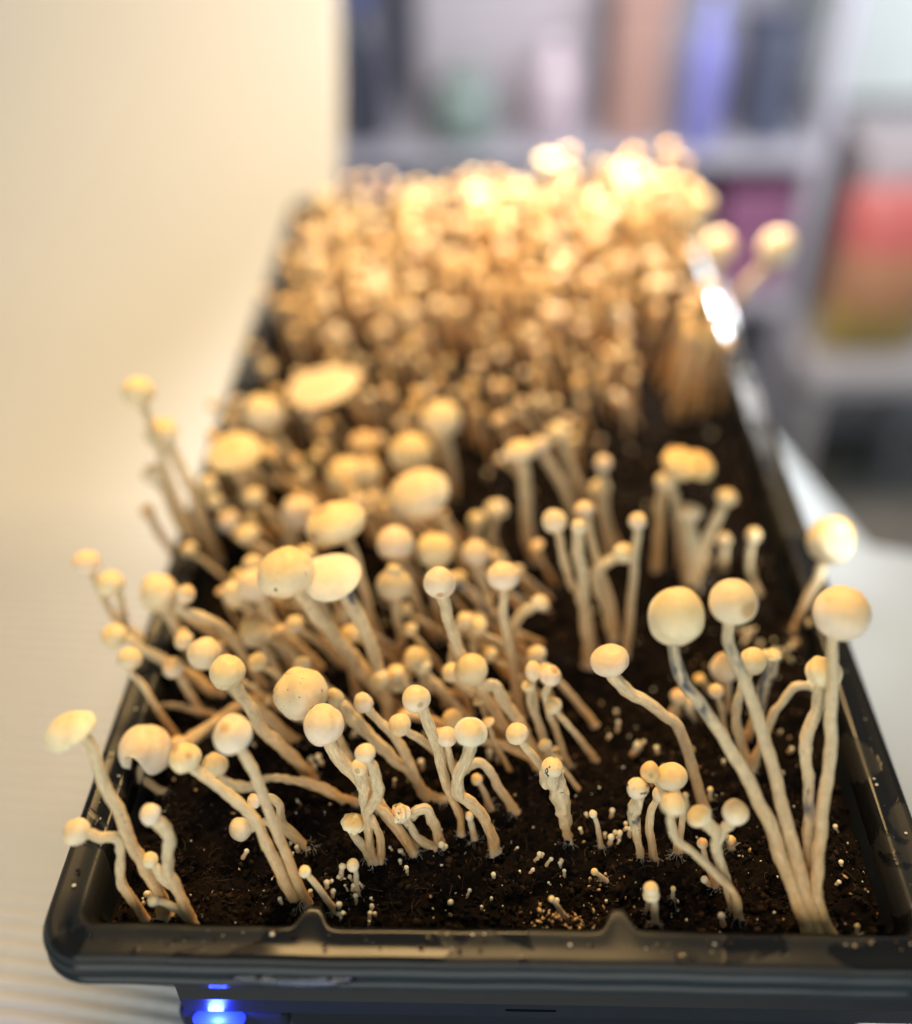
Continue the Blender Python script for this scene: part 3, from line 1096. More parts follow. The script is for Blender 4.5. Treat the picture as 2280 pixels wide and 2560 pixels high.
MUSHROOMS = [
dict(l='wide saucer-capped mushroom leaning out over the front left rim',b=[-106.2,20.8,-11.0],s=[[-0.0,0.0,-2.0],[-2.1,3.7,9.6],[-7.5,9.2,23.9],[-10.6,13.6,35.4],[-13.9,17.2,44.9],[-15.1,20.1,52.5],[-17.8,23.2,60.5],[-22.4,24.7,63.3]],r=[2.7,2.59,2.48,2.37,2.27,2.17,2.08,1.98],c=[-22.8,24.8,64.7],a=7.97,h=4.36,x=[-0.22,0.08,0.97],k='open',knob=1,dirt=1,wr=0.6),
dict(l='round-capped mushroom with sharply kinked stem poking over the left rim',b=[-112.0,18.9,-11.0],s=[[0.0,0.0,-2.0],[-4.2,3.3,8.1],[-6.6,5.7,14.3],[-5.0,9.7,24.1],[-5.9,11.3,28.0],[-10.9,11.4,28.2],[-14.3,12.1,29.9],[-17.4,11.9,28.9]],r=[1.76,1.78,1.81,1.82,1.85,1.89,1.92,1.83],c=[-18.4,12.1,30.0],a=4.4,h=4.28,x=[-0.7,0.1,0.71],k='ball',spot=[(-0.9,-0.2,-0.5,0.35)],wr=1.2),
dict(l='small helmet-capped mushroom on a thick crooked stem near the front left corner',b=[-95.7,17.4,-11.0],s=[[-0.0,0.0,-2.0],[-3.2,3.3,8.0],[-6.1,6.6,15.9],[-5.9,9.8,23.8],[-4.8,12.2,29.7],[-6.3,13.9,33.8],[-9.1,14.9,36.1],[-10.2,15.6,37.0]],r=[2.03,2.07,2.12,2.16,2.21,2.26,2.31,2.2],c=[-10.7,15.6,38.0],a=3.37,h=3.06,x=[-0.51,0.0,0.86],k='dome',wr=1.4),
dict(l='smaller helmet-capped mushroom branching left of the crooked thick stem',b=[-97.8,20.4,-11.0],s=[[-0.0,0.0,-2.0],[-4.1,3.7,8.5],[-7.6,6.0,13.8],[-9.6,7.2,16.5],[-11.2,8.3,18.3]],r=[1.48,1.56,1.64,1.73,1.65],c=[-11.5,8.3,19.1],a=2.57,h=2.57,x=[-0.36,0.0,0.93],k='dome',wr=1.6),
dict(l='bent young mushroom with bead-sized cap at the foot of the crooked stem',b=[-95.5,17.7,-11.0],s=[[0.0,0.0,-2.0],[-5.0,1.9,4.6],[-9.2,2.9,7.2],[-11.5,3.0,7.5],[-12.3,3.1,7.4]],r=[1.63,1.55,1.48,1.4,1.33],c=[-12.7,3.2,7.9],a=1.9,h=1.9,x=[-0.59,0.15,0.79],k='ball'),
dict(l='large pale cap with a torn notch in its lower edge beside left rim',b=[-118.2,67.9,-11.0],s=[[0.0,0.0,-2.0],[-4.4,1.2,1.8],[-8.4,2.9,4.2],[-5.5,7.2,9.1]],r=[1.64,1.76,1.89,1.79],c=[-5.9,8.1,12.0],a=9.29,h=8.59,x=[-0.15,0.28,0.95],k='notch',wr=1),
dict(l='ball-capped mushroom lying left on a nearly horizontal stem over the left rim',b=[-104.8,102.6,-11.0],s=[[0.0,0.0,-2.0],[-7.9,-0.1,1.3],[-15.4,1.2,2.7],[-22.2,1.2,2.7],[-28.4,0.8,1.9],[-32.1,-0.1,2.5]],r=[1.62,1.57,1.52,1.47,1.42,1.35],c=[-33.2,0.1,3.8],a=4.86,h=4.71,x=[-0.66,0.12,0.74],k='ball'),
dict(l='ball-capped mushroom leaning left just above the horizontal one',b=[-119.1,92.5,-11.0],s=[[0.0,-0.0,-2.0],[-4.6,2.4,8.3],[-8.1,4.8,16.5],[-10.6,6.5,22.4],[-13.0,7.6,26.0],[-13.2,8.8,29.8]],r=[1.72,1.67,1.63,1.58,1.54,1.47],c=[-13.2,9.1,31.4],a=4.61,h=4.61,x=[-0.02,0.21,0.98],k='ball'),
dict(l='ball cap with round tan spot on long straight stem near front notch',b=[-60.9,25.8,-11.0],s=[[0.0,0.0,-2.0],[-5.0,5.9,16.3],[-8.6,10.2,28.3],[-12.0,15.2,42.5],[-16.1,18.7,52.1],[-18.9,20.6,56.9]],r=[2.06,2.03,2.0,1.97,1.95,1.85],c=[-19.4,21.1,58.8],a=6.01,h=5.86,x=[-0.21,0.23,0.95],k='ball',spot=[(0.05,-0.45,0.9,0.34)]),
dict(l='flat-topped cap with two tan spots on long stem next to the single-spotted one',b=[-63.5,23.9,-11.0],s=[[0.0,0.0,-2.0],[-7.7,8.6,19.8],[-11.6,12.5,28.6],[-17.8,15.7,36.0],[-25.7,18.4,42.2],[-30.1,20.0,45.9],[-31.8,21.0,47.7]],r=[2.22,2.19,2.17,2.15,2.14,2.14,2.03],c=[-32.3,21.4,49.2],a=4.91,h=4.77,x=[-0.27,0.25,0.93],k='ball',spot=[(-0.25,-0.2,0.95,0.3),(0.6,-0.5,0.55,0.25)],wr=0.8),
dict(l='small cap on a shrivelled twisted stem lying over the soil',b=[-47.7,64.1,-11.0],s=[[0.0,-0.0,-2.0],[-12.4,2.2,3.9],[-21.0,3.8,6.7],[-31.0,4.1,7.1],[-38.6,2.4,4.2],[-44.8,3.0,5.3],[-48.4,4.5,7.8],[-50.1,5.8,9.4]],r=[2.18,2.09,2.02,1.94,1.87,1.79,1.71,1.62],c=[-50.5,6.3,10.9],a=4.84,h=4.59,x=[-0.26,0.3,0.92],k='ball',wr=2,spot=[(-0.6,-0.3,0.7,0.5)]),
dict(l='pale round cap tucked low behind the long twin stems',b=[-62.1,45.7,-11.0],s=[[0.0,0.0,-2.0],[-8.9,2.8,4.9],[-14.1,4.6,7.9],[-17.2,4.1,7.0],[-20.2,3.1,5.3],[-22.3,2.9,4.2]],r=[1.74,1.71,1.68,1.66,1.64,1.56],c=[-23.4,3.1,5.3],a=3.95,h=4.36,x=[-0.71,0.09,0.7],k='ball'),
dict(l='tiny cap on a stem bent like a hook behind the twin stems',b=[-63.1,46.1,-11.0],s=[[0.0,0.0,-2.0],[-8.5,4.3,7.4],[-9.5,7.5,12.9],[-12.4,8.7,15.1],[-15.7,8.2,14.2],[-16.9,8.0,13.3]],r=[1.5,1.57,1.64,1.71,1.78,1.7],c=[-17.6,8.0,13.9],a=2.38,h=2.72,x=[-0.76,0.04,0.65],k='ball',wr=1.4),
dict(l='small drumstick mushroom leaning left just behind the front left notch',b=[-51.2,23.5,-11.0],s=[[0.0,-0.0,-2.0],[-4.2,2.5,6.3],[-7.9,4.5,11.7],[-8.9,5.0,12.6]],r=[1.37,1.27,1.18,1.12],c=[-9.1,5.1,13.2],a=1.97,h=1.97,x=[-0.31,0.22,0.92],k='ball'),
dict(l='small upright drumstick mushroom standing in a ring of pins',b=[-44.7,29.0,-11.0],s=[[0.0,0.0,-2.0],[-0.0,2.9,6.8],[-0.8,3.9,8.9]],r=[1.21,1.03,0.98],c=[-0.9,4.1,9.7],a=2.05,h=2.25,x=[-0.14,0.26,0.96],k='ball'),
dict(l='mushroom with half-hidden cap on a bare tan stem lying rightward',b=[-85.2,111.5,-11.0],s=[[0.0,0.0,-2.0],[-6.7,-3.3,1.8],[-14.5,-9.1,1.9],[-21.6,-17.3,2.1],[-27.6,-23.1,2.2],[-29.7,-28.1,2.8]],r=[2.12,2.28,2.43,2.59,2.74,2.61],c=[-30.4,-27.1,3.1],a=4.26,h=3.93,x=[-0.57,0.77,0.29],k='ball',wr=1,tan=1),
dict(l='smooth round cap in front of its twin above the spotted caps',b=[-64.8,73.5,-11.0],s=[[0.0,0.0,-2.0],[-9.0,3.5,11.6],[-15.3,5.7,18.7],[-20.7,8.7,28.5],[-24.9,11.0,36.1],[-26.4,12.4,40.2]],r=[2.54,2.6,2.68,2.74,2.81,2.67],c=[-26.7,12.8,42.2],a=6.18,h=5.84,x=[-0.13,0.21,0.97],k='ball',wr=0.8),
dict(l='smooth round cap behind and left of its twin above the spotted caps',b=[-70.3,88.2,-11.0],s=[[-0.0,0.0,-2.0],[-12.4,3.8,10.5],[-21.4,7.0,19.5],[-30.2,10.6,29.6],[-33.0,12.2,33.4]],r=[2.78,2.7,2.62,2.55,2.42],c=[-33.5,12.7,35.3],a=6.21,h=5.96,x=[-0.25,0.22,0.94],k='ball'),
dict(l='small cap with a tan-spotted crown beside the left rim',b=[-112.6,104.3,-11.0],s=[[0.0,0.0,-2.0],[-3.3,2.4,7.4],[-6.0,4.3,13.3],[-7.9,5.3,15.9]],r=[2.03,1.95,1.87,1.78],c=[-8.2,5.6,17.3],a=3.99,h=4.16,x=[-0.24,0.21,0.95],k='ball',spot=[(-0.1,-0.3,0.9,0.4)],wr=1),
dict(l='blurred round cap hanging out past the left rim on a thick stem',b=[-106.1,112.6,-11.0],s=[[0.0,0.0,-2.0],[-11.7,2.8,7.5],[-24.6,5.7,15.3],[-34.1,8.0,21.6],[-37.7,8.1,21.2]],r=[2.92,2.62,2.32,2.03,1.93],c=[-38.8,8.4,22.6],a=5.06,h=5.06,x=[-0.62,0.14,0.77],k='ball'),
dict(l='large tall blurred dome cap above the left rim',b=[-117.9,125.6,-11.0],s=[[-0.0,0.0,-2.0],[-5.8,4.9,13.1],[-9.1,8.1,21.7],[-11.6,10.5,27.0]],r=[2.64,2.7,2.77,2.63],c=[-12.0,11.2,29.8],a=7.9,h=8.32,x=[-0.16,0.24,0.96],k='ball'),
dict(l='stubby-capped mushroom with long yellowish arched stem behind the large dome cap',b=[-87.8,115.0,-11.0],s=[[0.0,0.0,-2.0],[-7.2,3.6,12.3],[-14.1,7.2,25.1],[-21.0,8.7,30.2],[-30.5,10.0,34.5],[-28.1,11.3,38.8]],r=[2.41,2.38,2.35,2.34,2.33,2.21],c=[-27.9,11.6,40.0],a=3.18,h=3.56,x=[0.22,0.2,0.96],k='ball'),
dict(l='farthest left blurred cap leaning well outside the tray',b=[-126.5,129.3,-11.0],s=[[0.0,0.0,-2.0],[-18.9,4.4,13.6],[-25.4,7.2,22.6],[-29.3,11.0,34.4],[-31.4,12.7,39.2]],r=[2.13,1.99,1.85,1.72,1.63],c=[-31.7,13.1,40.9],a=5.47,h=4.8,x=[-0.17,0.21,0.96],k='ball'),
dict(l='blurred cap next to the farthest left one outside the tray',b=[-125.4,127.4,-11.0],s=[[0.0,0.0,-2.0],[-18.2,4.5,13.5],[-20.5,7.4,22.4],[-21.0,9.8,29.7],[-23.2,10.7,32.1]],r=[1.77,1.75,1.73,1.72,1.63],c=[-23.7,11.1,33.7],a=5.49,h=5.09,x=[-0.29,0.21,0.93],k='ball'),
dict(l='biggest white globe cap in the centre left',b=[-42.0,64.2,-11.0],s=[[0.0,0.0,-2.0],[-8.8,7.0,15.8],[-17.4,13.0,29.3],[-22.7,15.9,34.4]],r=[2.95,2.84,2.73,2.6],c=[-23.7,16.7,37.4],a=9.35,h=9.35,x=[-0.3,0.25,0.92],k='ball',dirt=1),
dict(l='white dirt-flecked globe cap directly under the biggest globe',b=[-27.3,46.8,-11.0],s=[[0.0,-0.0,-2.0],[-4.7,2.4,5.6],[-11.6,6.4,14.9],[-16.7,9.6,22.2],[-21.7,11.9,27.6],[-25.9,14.7,34.2],[-28.1,17.2,39.0]],r=[2.39,2.47,2.54,2.61,2.69,2.76,2.62],c=[-28.5,17.8,41.3],a=6.76,h=6.84,x=[-0.16,0.26,0.95],k='ball',dirt=1),
dict(l='translucent greyish cap peeking out behind the biggest globe',b=[-17.1,65.8,-11.0],s=[[0.0,-0.0,-2.0],[-7.5,1.2,2.3],[-14.8,5.6,10.5],[-22.7,9.3,17.5],[-29.4,13.0,24.4],[-34.1,15.7,29.6],[-37.2,17.0,31.5]],r=[2.33,2.36,2.38,2.4,2.42,2.45,2.33],c=[-37.7,17.4,32.7],a=2.93,h=3.96,x=[-0.39,0.25,0.89],k='ball',wr=1.3,grey=1),
dict(l='cap with a dented side in front of the tall pale twin caps',b=[-83.5,118.7,-11.0],s=[[0.0,0.0,-2.0],[-3.6,3.4,8.5],[-6.7,6.0,14.7],[-8.6,7.3,17.2]],r=[2.6,2.53,2.47,2.35],c=[-9.1,7.8,19.2],a=6.15,h=6.32,x=[-0.23,0.24,0.94],k='ball',spot=[(-0.7,-0.6,0.0,0.28),(0.1,0.1,0.98,0.35)],wr=0.8),
dict(l='round cap overlapping a smaller cap on its left',b=[-78.9,125.1,-11.0],s=[[0.0,0.0,-2.0],[-4.2,3.1,10.0],[-7.7,5.9,19.0],[-10.3,8.9,28.6],[-12.7,10.6,33.2]],r=[2.81,2.83,2.85,2.87,2.72],c=[-13.1,11.0,35.5],a=6.78,h=6.78,x=[-0.19,0.21,0.96],k='ball'),
dict(l='narrow cap half hidden behind the left side of a rounder one',b=[-66.9,125.2,-11.0],s=[[0.0,-0.0,-2.0],[-14.7,5.5,13.3],[-28.0,9.5,23.0],[-33.0,11.5,27.1]],r=[2.63,2.52,2.41,2.29],c=[-33.8,12.0,29.1],a=4.67,h=6.31,x=[-0.35,0.23,0.91],k='ball'),
dict(l='big ragged-topped cap left of the tilted saucer cap',b=[-32.9,103.6,-11.0],s=[[0.0,0.0,-2.0],[-10.4,3.2,10.4],[-17.3,6.1,19.9],[-26.5,9.9,32.1],[-36.0,14.2,46.1],[-40.9,16.7,53.2]],r=[3.36,3.37,3.38,3.38,3.37,3.2],c=[-41.7,17.3,56.3],a=10.48,h=9.26,x=[-0.24,0.2,0.95],k='ball',wr=0.5,dirt=1),
dict(l='tilted shallow saucer cap on a black-speckled stem at centre left',b=[-37.1,96.0,-11.0],s=[[-0.0,0.0,-2.0],[-3.0,5.9,13.2],[-6.3,11.1,24.9],[-10.1,16.2,36.4],[-15.9,21.2,47.6],[-21.6,25.4,55.2]],r=[2.81,2.95,3.09,3.22,3.35,3.18],c=[-21.7,25.2,56.6],a=10.91,h=4.09,x=[-0.1,-0.12,0.99],k='open',bruise=(0.75,1.0)),
dict(l='thin pale mushroom stem forking between the ragged cap and saucer cap',b=[-52.8,113.8,-11.0],s=[[0.0,0.0,-2.0],[-2.5,4.5,9.2],[-8.2,10.8,22.2],[-11.9,15.5,31.8],[-12.6,17.0,34.5]],r=[2.06,1.93,1.8,1.68,1.6],c=[-12.7,17.4,35.6],a=4.02,h=3.16,x=[-0.1,0.29,0.95],k='ball'),
dict(l='broad blurred cap with a tan spot above the tilted saucer cap',b=[-41.7,131.2,-11.0],s=[[0.0,0.0,-2.0],[-5.3,4.7,12.3],[-9.5,11.8,30.8],[-13.7,17.6,45.9],[-18.3,19.8,50.8]],r=[2.12,2.22,2.3,2.38,2.27],c=[-19.2,20.4,53.3],a=12.05,h=7.91,x=[-0.3,0.22,0.93],k='ball',spot=[(-0.5,-0.75,0.25,0.22),(-0.25,-0.1,0.95,0.3)]),
dict(l='largest tall blurred cap at the very centre of the tray',b=[-9.0,176.3,-11.0],s=[[0.0,0.0,-2.0],[-6.0,4.2,13.7],[-12.7,7.8,25.5],[-17.8,10.2,33.2],[-20.7,10.8,34.1]],r=[2.68,2.71,2.74,2.78,2.64],c=[-22.1,11.5,37.5],a=13.31,h=10.6,x=[-0.38,0.18,0.91],k='ball'),
dict(l='left one of the paired caps under the tall central cap',b=[-23.8,143.9,-11.0],s=[[0.0,0.0,-2.0],[-6.9,3.9,13.4],[-12.1,8.9,31.1],[-14.6,11.0,37.7]],r=[2.53,2.5,2.46,2.33],c=[-15.0,11.5,40.1],a=7.65,h=7.19,x=[-0.15,0.2,0.97],k='ball'),
dict(l='right one of the paired caps under the tall central cap',b=[-22.5,147.9,-11.0],s=[[0.0,0.0,-2.0],[-0.2,6.4,15.1],[-1.2,10.9,25.7],[-1.1,12.5,28.7]],r=[2.91,2.79,2.68,2.55],c=[-1.1,13.2,31.2],a=7.26,h=7.53,x=[0.01,0.26,0.96],k='ball'),
dict(l='cap wearing a small knob on top like a hat',b=[-40.0,127.5,-11.0],s=[[0.0,0.0,-2.0],[0.9,2.0,6.1],[4.2,3.4,10.7],[2.6,6.5,20.4],[2.3,8.9,27.8],[1.9,10.3,31.6]],r=[2.11,2.17,2.23,2.27,2.33,2.21],c=[1.8,10.8,34.0],a=6.66,h=6.85,x=[-0.04,0.22,0.98],k='ball',knob=2,grey=1),
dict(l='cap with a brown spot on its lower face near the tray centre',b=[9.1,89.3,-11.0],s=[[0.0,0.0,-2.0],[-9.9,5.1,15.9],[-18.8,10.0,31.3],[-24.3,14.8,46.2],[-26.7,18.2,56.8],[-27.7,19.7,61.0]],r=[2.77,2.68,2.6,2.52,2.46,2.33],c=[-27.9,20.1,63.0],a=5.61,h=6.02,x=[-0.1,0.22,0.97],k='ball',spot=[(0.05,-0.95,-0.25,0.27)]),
dict(l='bright smooth ball cap attached to a white elbowed stem',b=[18.5,80.8,-11.0],s=[[0.0,0.0,-2.0],[-5.3,3.7,8.4],[-9.8,6.8,15.4],[-14.9,10.2,23.0],[-17.5,12.5,28.4],[-22.5,12.7,28.6],[-25.9,14.3,31.7]],r=[2.3,2.37,2.44,2.51,2.58,2.66,2.53],c=[-26.5,14.9,33.6],a=6.11,h=6.03,x=[-0.32,0.24,0.92],k='ball',wr=1.3),
dict(l='small ball cap right below the brown-spotted cap',b=[-4.1,113.4,-11.0],s=[[0.0,0.0,-2.0],[-2.4,5.5,13.1],[-4.4,9.8,23.2],[-5.9,11.5,26.5]],r=[1.64,1.57,1.51,1.43],c=[-6.1,11.8,27.8],a=3.68,h=3.94,x=[-0.16,0.26,0.95],k='ball'),
dict(l='bare tan stem with hidden cap behind the bright ball cap',b=[-8.4,103.9,-11.0],s=[[0.0,0.0,-2.0],[-2.3,2.7,8.1],[-6.3,5.1,15.3],[-6.5,7.9,23.9],[-5.6,8.9,26.6]],r=[1.68,1.83,1.98,2.13,2.02],c=[-5.5,9.1,27.4],a=2.61,h=2.61,x=[0.13,0.22,0.97],k='ball',tan=1),
dict(l='upright mushroom with egg-shaped cap standing right of centre',b=[10.7,103.3,-11.0],s=[[0.0,0.0,-2.0],[-2.9,6.5,14.7],[-5.7,13.1,29.8],[-7.0,17.3,39.4],[-6.8,20.1,45.7],[-7.0,21.9,49.2]],r=[2.34,2.28,2.22,2.17,2.13,2.02],c=[-7.0,22.4,51.0],a=6.11,h=5.52,x=[-0.02,0.27,0.96],k='ball'),
dict(l='arched tan stem streaked with blue-black bruises right of the brown-spotted cap',b=[14.8,129.9,-11.0],s=[[0.0,0.0,-2.0],[-6.5,4.0,10.9],[-14.2,7.0,18.8],[-21.1,9.8,26.6],[-28.7,11.9,32.2],[-31.6,12.0,31.8]],r=[2.46,2.44,2.42,2.41,2.4,2.28],c=[-32.4,12.2,32.9],a=3.77,h=3.77,x=[-0.64,0.13,0.76],k='ball',bruise=(0.4,1.0),tan=1),
dict(l='small cap on a sideways branch beside the egg-shaped cap',b=[13.2,120.8,-11.0],s=[[0.0,0.0,-2.0],[-5.7,5.8,14.9],[-3.8,9.7,24.6],[1.5,11.3,28.8],[4.3,11.8,29.6]],r=[1.9,2.05,2.2,2.36,2.24],c=[4.9,12.0,30.5],a=3.5,h=2.99,x=[0.51,0.18,0.84],k='ball',wr=1),
dict(l='blurred ball cap left of the egg-shaped one',b=[3.0,148.1,-11.0],s=[[0.0,0.0,-2.0],[-4.4,3.9,12.4],[-8.8,7.8,24.5],[-9.7,9.9,30.4]],r=[2.36,2.28,2.21,2.1],c=[-9.8,10.3,32.4],a=5.44,h=5.72,x=[-0.06,0.22,0.97],k='ball'),
dict(l='small blurred bud cap above the ball cap right of centre',b=[-6.0,181.9,-11.0],s=[[0.0,0.0,-2.0],[-1.2,6.5,14.9],[-0.8,9.1,20.5]],r=[2.7,2.29,2.18],c=[-0.8,9.5,21.8],a=3.8,h=3.99,x=[0.02,0.27,0.96],k='ball'),
dict(l='blurred bud cap tilted right on a short thick stem',b=[4.5,188.8,-11.0],s=[[0.0,-0.0,-2.0],[-5.1,4.0,10.0],[-3.5,7.3,18.4],[-2.9,8.5,21.2]],r=[3.12,2.52,1.92,1.83],c=[-2.7,8.9,22.6],a=4.99,h=4.03,x=[0.08,0.25,0.96],k='ball'),
dict(l='tiny pointed bell cap on a lumpy stem left of the caps with spots',b=[-16.8,65.4,-11.0],s=[[0.0,0.0,-2.0],[-7.7,0.9,2.2],[-11.9,5.1,11.7],[-16.1,8.7,19.8],[-22.6,12.0,27.2],[-26.5,14.0,31.8],[-27.9,15.3,33.3]],r=[1.93,1.94,1.95,1.95,1.96,1.97,1.87],c=[-28.2,15.2,34.5],a=3.15,h=3.72,x=[-0.25,-0.1,0.96],k='dome',wr=1.3),
dict(l='greyish pink dirt-flecked ball cap behind two brighter caps',b=[-14.1,104.7,-11.0],s=[[0.0,0.0,-2.0],[-4.0,2.3,5.4],[-7.3,4.6,10.8],[-10.3,3.7,8.8],[-13.6,6.2,14.5],[-14.6,7.9,17.8]],r=[1.95,1.92,1.88,1.86,1.83,1.74],c=[-14.8,8.3,19.5],a=5.04,h=5.04,x=[-0.11,0.26,0.96],k='ball',grey=1,dirt=1,wr=1.5),
dict(l='clean cream ball cap left of the greyish pink one',b=[-28.2,103.7,-11.0],s=[[0.0,0.0,-2.0],[-4.5,2.9,8.8],[-7.1,4.2,12.0]],r=[1.51,1.5,1.42],c=[-7.7,4.6,13.9],a=5.3,h=5.77,x=[-0.27,0.21,0.94],k='ball'),
dict(l='tan-spotted ball cap on a long wavy stem',b=[-10.9,52.4,-11.0],s=[[0.0,-0.0,-2.0],[-0.9,2.6,7.6],[-3.8,4.9,14.4],[-6.1,7.7,22.4],[-8.8,12.1,35.4],[-12.1,15.6,45.6],[-14.0,16.6,48.0]],r=[1.36,1.56,1.76,1.95,2.12,2.3,2.19],c=[-14.4,16.9,49.5],a=4.7,h=4.53,x=[-0.25,0.22,0.94],k='ball',spot=[(0.42,-0.8,0.1,0.27)],wr=0.8),
dict(l='stubby tan cap low behind the tan-spotted ball cap',b=[-12.7,92.0,-11.0],s=[[0.0,0.0,-2.0],[-7.1,1.7,5.5],[-15.5,2.8,9.1],[-19.2,2.8,8.8]],r=[1.97,1.99,2.02,1.92],c=[-19.8,2.9,9.4],a=2.93,h=2.34,x=[-0.68,0.11,0.73],k='ball',tan=1),
dict(l='pinkish cap half behind the bell cap on a long sideways tan stem',b=[17.2,77.8,-11.0],s=[[0.0,0.0,-2.0],[-4.2,2.8,4.9],[-15.6,5.1,8.8],[-24.5,6.1,10.5],[-29.6,7.7,13.4],[-31.4,9.2,15.3]],r=[1.91,1.86,1.82,1.78,1.74,1.65],c=[-31.8,9.6,16.5],a=3.66,h=3.84,x=[-0.27,0.3,0.92],k='ball',tan=1),
dict(l='tilted bell cap on a thick elbowed white stem',b=[0.8,45.8,-11.0],s=[[0.0,0.0,-2.0],[-3.0,3.0,9.9],[-7.7,5.6,18.1],[-12.1,6.6,21.5],[-12.0,8.7,28.2],[-10.0,10.8,34.9],[-8.5,12.8,41.5],[-8.3,14.4,45.2]],r=[2.14,2.2,2.26,2.33,2.38,2.44,2.5,2.37],c=[-8.2,14.2,46.1],a=5.53,h=2.76,x=[0.05,-0.12,0.99],k='bell',wr=1.1),
dict(l='small round cap in front of the tilted bell cap',b=[-1.0,54.7,-11.0],s=[[0.0,0.0,-2.0],[-8.4,3.4,11.4],[-12.3,6.5,21.9],[-14.1,9.1,30.8],[-14.6,10.2,34.0]],r=[1.52,1.46,1.4,1.35,1.28],c=[-14.6,10.5,35.2],a=3.5,h=3.5,x=[-0.06,0.21,0.98],k='ball'),
dict(l='arched stem curving right from behind the bell cap',b=[7.7,61.1,-11.0],s=[[0.0,0.0,-2.0],[-5.0,2.6,7.7],[-7.8,4.6,13.9],[-12.3,6.3,18.9],[-15.9,5.9,17.9],[-17.4,5.4,15.8]],r=[1.69,1.81,1.92,2.04,2.17,2.07],c=[-18.1,5.4,16.1],a=2.42,h=2.28,x=[-0.89,-0.09,0.45],k='ball',wr=1),
dict(l='tiny bead-capped mushroom under the arched stem',b=[-0.9,62.8,-11.0],s=[[0.0,0.0,-2.0],[-3.1,2.7,7.0],[-4.6,3.6,9.1]],r=[1.54,1.17,1.11],c=[-4.8,3.8,9.9],a=2.08,h=2.28,x=[-0.25,0.23,0.94],k='ball'),
dict(l='cream cap on a twisted knotted stem in front of the flecked globe',b=[-37.7,41.9,-11.0],s=[[0.0,0.0,-2.0],[0.3,2.5,8.7],[-3.4,4.7,16.5],[-3.9,5.7,20.0],[0.1,7.3,25.5],[-0.3,9.3,32.4],[-2.5,10.8,37.7],[-3.3,11.7,40.3]],r=[1.63,1.71,1.79,1.88,1.96,2.04,2.12,2.01],c=[-3.5,11.9,41.3],a=3.49,h=3.1,x=[-0.12,0.2,0.97],k='ball',wr=1.6),
dict(l='cap with a brown spot fused to the twisted knotted stem',b=[-40.0,41.6,-11.0],s=[[-0.0,0.0,-2.0],[-2.0,3.7,9.4],[-2.5,8.2,20.8],[-3.1,11.4,28.9],[-3.7,12.6,31.8]],r=[1.78,2.0,2.22,2.44,2.32],c=[-3.8,12.9,32.8],a=2.75,h=2.93,x=[-0.09,0.25,0.96],k='ball',spot=[(-0.1,-0.9,0.2,0.4)],wr=1.3),
dict(l='lumpy white malformed cap at the foot of the twisted stem',b=[-40.9,41.9,-11.0],s=[[0.0,-0.0,-2.0],[-3.0,1.8,5.5],[-5.8,3.5,10.2],[-5.4,4.3,12.6]],r=[1.72,1.66,1.61,1.53],c=[-5.3,4.5,13.4],a=3.85,h=2.33,x=[0.06,0.23,0.97],k='lump',wr=1),
dict(l='small malformed cap flecked with soil beside a bent white stub',b=[-19.8,46.9,-11.0],s=[[-0.0,0.0,-2.0],[-6.2,1.1,3.4],[-9.4,3.0,8.9],[-11.2,3.9,11.2]],r=[1.85,1.74,1.63,1.55],c=[-11.5,4.1,12.2],a=2.83,h=3.03,x=[-0.26,0.21,0.94],k='lump',dirt=2,wr=1),
dict(l='bent white stub arching over to the malformed cap',b=[-18.1,48.9,-11.0],s=[[0.0,0.0,-2.0],[-2.3,2.9,7.0],[-4.3,4.9,11.8],[-7.9,4.3,10.5],[-9.8,3.6,8.1]],r=[1.74,1.87,2.0,2.14,2.03],c=[-10.4,3.5,8.3],a=1.91,h=1.77,x=[-0.88,-0.16,0.44],k='lump',wr=1.5),
dict(l='tan stem with a stunted tip behind the bent white stub',b=[-26.8,44.8,-11.0],s=[[0.0,0.0,-2.0],[-3.7,2.4,6.7],[-8.8,5.0,13.9],[-12.2,6.1,16.8],[-13.2,6.4,17.5]],r=[1.73,1.69,1.64,1.61,1.53],c=[-13.5,6.5,18.1],a=1.99,h=1.99,x=[-0.36,0.21,0.91],k='ball',tan=1),
dict(l='left cap of a trio crowded on slim stems in the centre right',b=[21.0,84.4,-11.0],s=[[0.0,0.0,-2.0],[-4.8,4.2,12.9],[-6.3,7.6,23.5],[-6.9,9.6,29.7],[-7.0,10.6,32.3]],r=[1.61,1.48,1.36,1.25,1.19],c=[-7.0,10.9,33.7],a=2.99,h=3.9,x=[-0.02,0.22,0.98],k='ball'),
dict(l='right cap of the crowded trio with an orange spot',b=[27.5,81.4,-11.0],s=[[0.0,0.0,-2.0],[-4.5,3.7,11.5],[-7.6,6.5,19.9],[-9.3,8.7,26.8],[-8.3,9.8,30.2],[-7.7,10.9,33.1]],r=[1.54,1.6,1.66,1.73,1.8,1.71],c=[-7.6,11.2,34.5],a=3.83,h=4.01,x=[0.08,0.22,0.97],k='ball',spot=[(0.25,-0.25,0.93,0.42)],wr=1),
dict(l='lowest tiny cap of the crowded trio',b=[20.6,82.9,-11.0],s=[[0.0,0.0,-2.0],[-3.5,4.5,12.5],[-6.8,7.8,21.3],[-7.5,9.2,25.3],[-8.2,10.1,27.6]],r=[1.54,1.6,1.66,1.72,1.64],c=[-8.3,10.3,28.3],a=2.38,h=2.18,x=[-0.11,0.24,0.97],k='ball'),
